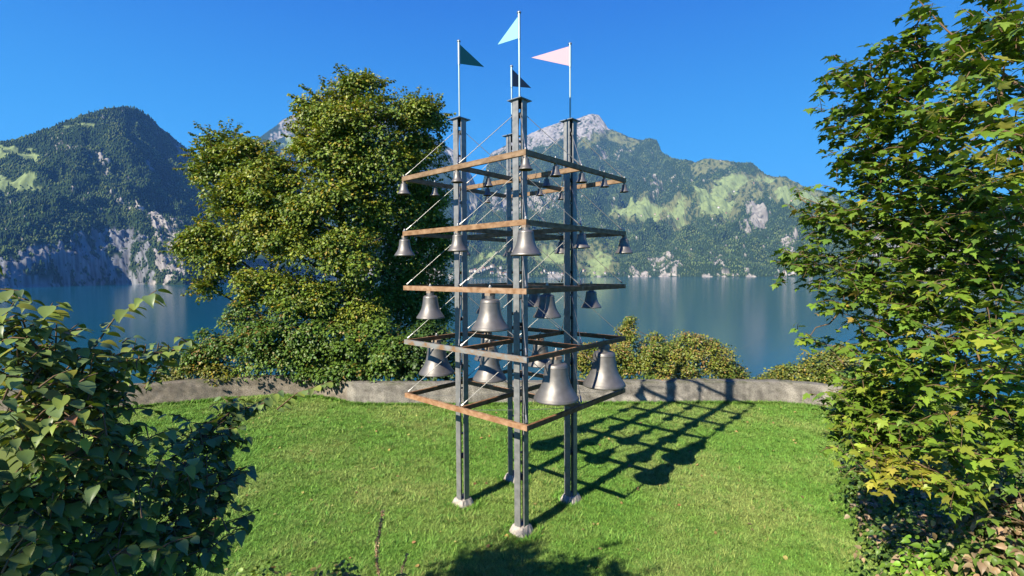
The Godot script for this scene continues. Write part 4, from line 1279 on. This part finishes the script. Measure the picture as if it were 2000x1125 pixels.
func make_houses(r: Ridge) -> void:
	var walls := [mat(lin(0.5, 0.48, 0.45), 0.9), mat(lin(0.42, 0.36, 0.28), 0.9), mat(lin(0.28, 0.18, 0.11), 0.9)]
	var roofs := [mat(lin(0.24, 0.11, 0.08), 0.9), mat(lin(0.2, 0.17, 0.15), 0.9)]
	var pane := mat(lin(0.05, 0.06, 0.07), 0.3)
	var prism := PrismMesh.new()
	prism.size = Vector3(1.16, 1, 1.1)
	var lots := []
	for k in 24: lots.append([rng.randf_range(-0.088, -0.012), rng.randf_range(-0.0075, 0.006), 1.0, "village"])
	for k in 9: lots.append([rng.randf_range(0.06, 0.2), rng.randf_range(-0.0085, -0.003), 0.9, "shore"])
	for q in [[0.296, 0.112], [0.31, 0.106], [0.325, 0.109], [0.345, 0.104], [0.27, 0.113], [0.43, 0.13], [0.445, 0.117], [0.46, 0.16], [0.5, 0.18], [0.58, 0.14], [0.11, 0.055], [0.22, 0.11]]: lots.append([q[0], q[1], 0.75, "farm"])
	for q in lots:
		var p := place_on(r, q[0], q[1])
		var label := "pale house in the village across the lake"
		var group := "houses of the lakeside village"
		if q[3] == "shore":
			label = "white lakeside house along the far shore, right of the village"
			group = "houses along the far shore"
		elif q[3] == "farm":
			label = "tiny farmhouse on an alpine pasture of the broad massif"
			group = "farmhouses on the pastures"
		var paint := (rng.randi() % 3) if q[3] == "farm" else (0 if rng.randf() < 0.7 else 1)
		var tiles := rng.randi() % 2
		label = ["white ", "ochre ", "dark timber "][paint] + label.replace("pale ", "").replace("white ", "") + [", red roof", ", grey roof"][tiles]
		var h := thing("farmhouse" if q[3] == "farm" else "house", label, "house", p - Vector3.UP * 1.0, group)
		h.rotation.y = rng.randf() * PI
		var s: float = q[2]
		var w := rng.randf_range(10, 16) * s
		var d := rng.randf_range(9, 12) * s
		var hh := rng.randf_range(7, 11) * s
		part("wall", box(w, hh + 4.0, d), walls[paint], h, shift(0, hh / 2 - 2.0, 0))
		part("roof", prism, roofs[tiles], h, Transform3D(Basis.from_scale(Vector3(d, 4.0 * s, w)).rotated(Vector3.UP, PI / 2), Vector3(0, hh + 2.0 * s + 0.02, 0)))
		if q[3] != "farm":
			for k in 3: part("window", box(1.6, 1.8, 0.2), pane, h, shift((k - 1) * w * 0.3, hh * 0.55, d / 2 + 0.05))

func make_palette() -> void:
	pal.terrain = mat(Color.WHITE, 0.95, 0.0, 0.1)
	pal.terrain.vertex_color_use_as_albedo = true
	pal.bush_mesh = lump(3)
	pal.far_leaf = mat(Color.WHITE, 0.9, 0.0, 0.1)
	pal.far_leaf.vertex_color_use_as_albedo = true
	pal.leaf = leafmat(0.45, 0.75, 0.4)
	pal.grass = leafmat(0.6, 0.6, 0.25)
	pal.leaf_small = leafmesh([Vector2(0, 0), Vector2(0.36, 0.36), Vector2(0.24, 0.72), Vector2(0, 1)], 0.25, 0.2)
	pal.leaf_oval = leafmesh([Vector2(0, 0), Vector2(0.2, 0.03), Vector2(0.36, 0.2), Vector2(0.41, 0.42), Vector2(0.34, 0.66), Vector2(0.18, 0.86), Vector2(0, 1.03)], 0.22, 0.22)
	pal.leaf_maple = [maplemesh(0.12), maplemesh(0.34)]
	pal.leaf_oval2 = leafmesh([Vector2(0, 0), Vector2(0.24, 0.06), Vector2(0.36, 0.24), Vector2(0.37, 0.42), Vector2(0.25, 0.7), Vector2(0.09, 0.9), Vector2(0, 1.1)], 0.42, 0.4)
	pal.hazel = leafmat(0.42, 0.7, 0.4)
	pal.bark = textured(mat(Color.WHITE, 0.95, 0.0, 0.2), noisetex(256, 0.03, 4, 8, [[0.0, lin(0.04, 0.032, 0.025)], [1.0, lin(0.16, 0.13, 0.1)]]), 1.5)
	pal.twig = mat(lin(0.13, 0.085, 0.05), 0.85, 0.0, 0.3)
	pal.dry = mat(lin(0.5, 0.37, 0.25), 0.95, 0.0, 0.2)
	pal.wall = textured(mat(Color.WHITE, 0.95, 0.0, 0.2), noisetex(512, 0.05, 5, 12, [[0.15, lin(0.3, 0.29, 0.27)], [0.5, lin(0.8, 0.79, 0.76)], [0.85, lin(1, 1, 1)]]), 1.1, noisetex(512, 0.08, 5, 13, [], 8.0), 1.2)
	pal.wall.vertex_color_use_as_albedo = true
	pal.concrete = textured(mat(Color.WHITE, 0.95, 0.0, 0.2), noisetex(256, 0.03, 5, 14, [[0.0, lin(0.22, 0.2, 0.18)], [0.5, lin(0.36, 0.33, 0.3)], [1.0, lin(0.48, 0.45, 0.42)]]), 2.2, noisetex(256, 0.06, 4, 15, [], 5.0), 0.8)
	var bump := noisetex(256, 0.05, 4, 16, [], 2.0)
	pal.steel = textured(mat(Color.WHITE, 0.5, 0.45, 0.4), noisetex(256, 0.02, 5, 17, [[0.0, lin(0.155, 0.163, 0.168)], [0.5, lin(0.225, 0.233, 0.238)], [1.0, lin(0.30, 0.305, 0.305)]]), 1.3, bump, 0.25)
	pal.steel_blue = mat(lin(0.2, 0.24, 0.28), 0.4, 0.5)
	pal.dark_steel = mat(lin(0.045, 0.045, 0.045), 0.6, 0.3)
	pal.cable = mat(lin(0.22, 0.22, 0.21), 0.5, 0.3)
	pal.zinc = mat(lin(0.25, 0.25, 0.24), 0.42, 0.6)
	pal.zinc_bright = mat(lin(0.36, 0.355, 0.345), 0.38, 0.6)
	pal.pole = mat(lin(0.3, 0.4, 0.42), 0.35, 0.5)
	pal.block = mat(lin(0.26, 0.2, 0.15), 0.7, 0.3)
	var brush := noisetex(256, 0.03, 3, 18, [], 1.5)
	pal.bronze = textured(mat(Color.WHITE, 0.5, 0.65, 0.5), noisetex(256, 0.015, 4, 19, [[0.0, lin(0.132, 0.127, 0.122)], [1.0, lin(0.205, 0.197, 0.19)]]), 2.0, brush, 0.12)
	pal.bronze_dark = mat(lin(0.1, 0.08, 0.07), 0.7, 0.4)
	var lo := [lin(0.14, 0.088, 0.05), lin(0.16, 0.09, 0.046), lin(0.19, 0.105, 0.054), lin(0.14, 0.065, 0.028), lin(0.23, 0.12, 0.058)]
	var hi := [lin(0.26, 0.18, 0.115), lin(0.3, 0.19, 0.11), lin(0.34, 0.23, 0.15), lin(0.25, 0.14, 0.07), lin(0.38, 0.24, 0.145)]
	var list := []
	for k in 5:
		list.append(textured(mat(Color.WHITE, 0.7, 0.15, 0.35), noisetex(256, 0.018, 5, 40 + k, [[0.25, lo[k]], [0.75, hi[k]]]), 1.7, bump, 0.3))
	pal.rust = list
	pal.galv_rust = textured(mat(Color.WHITE, 0.55, 0.4, 0.4), noisetex(256, 0.02, 5, 50, [[0.3, lin(0.27, 0.28, 0.285)], [0.5, lin(0.25, 0.235, 0.21)], [0.66, lin(0.27, 0.16, 0.085)]]), 1.2, bump, 0.3)
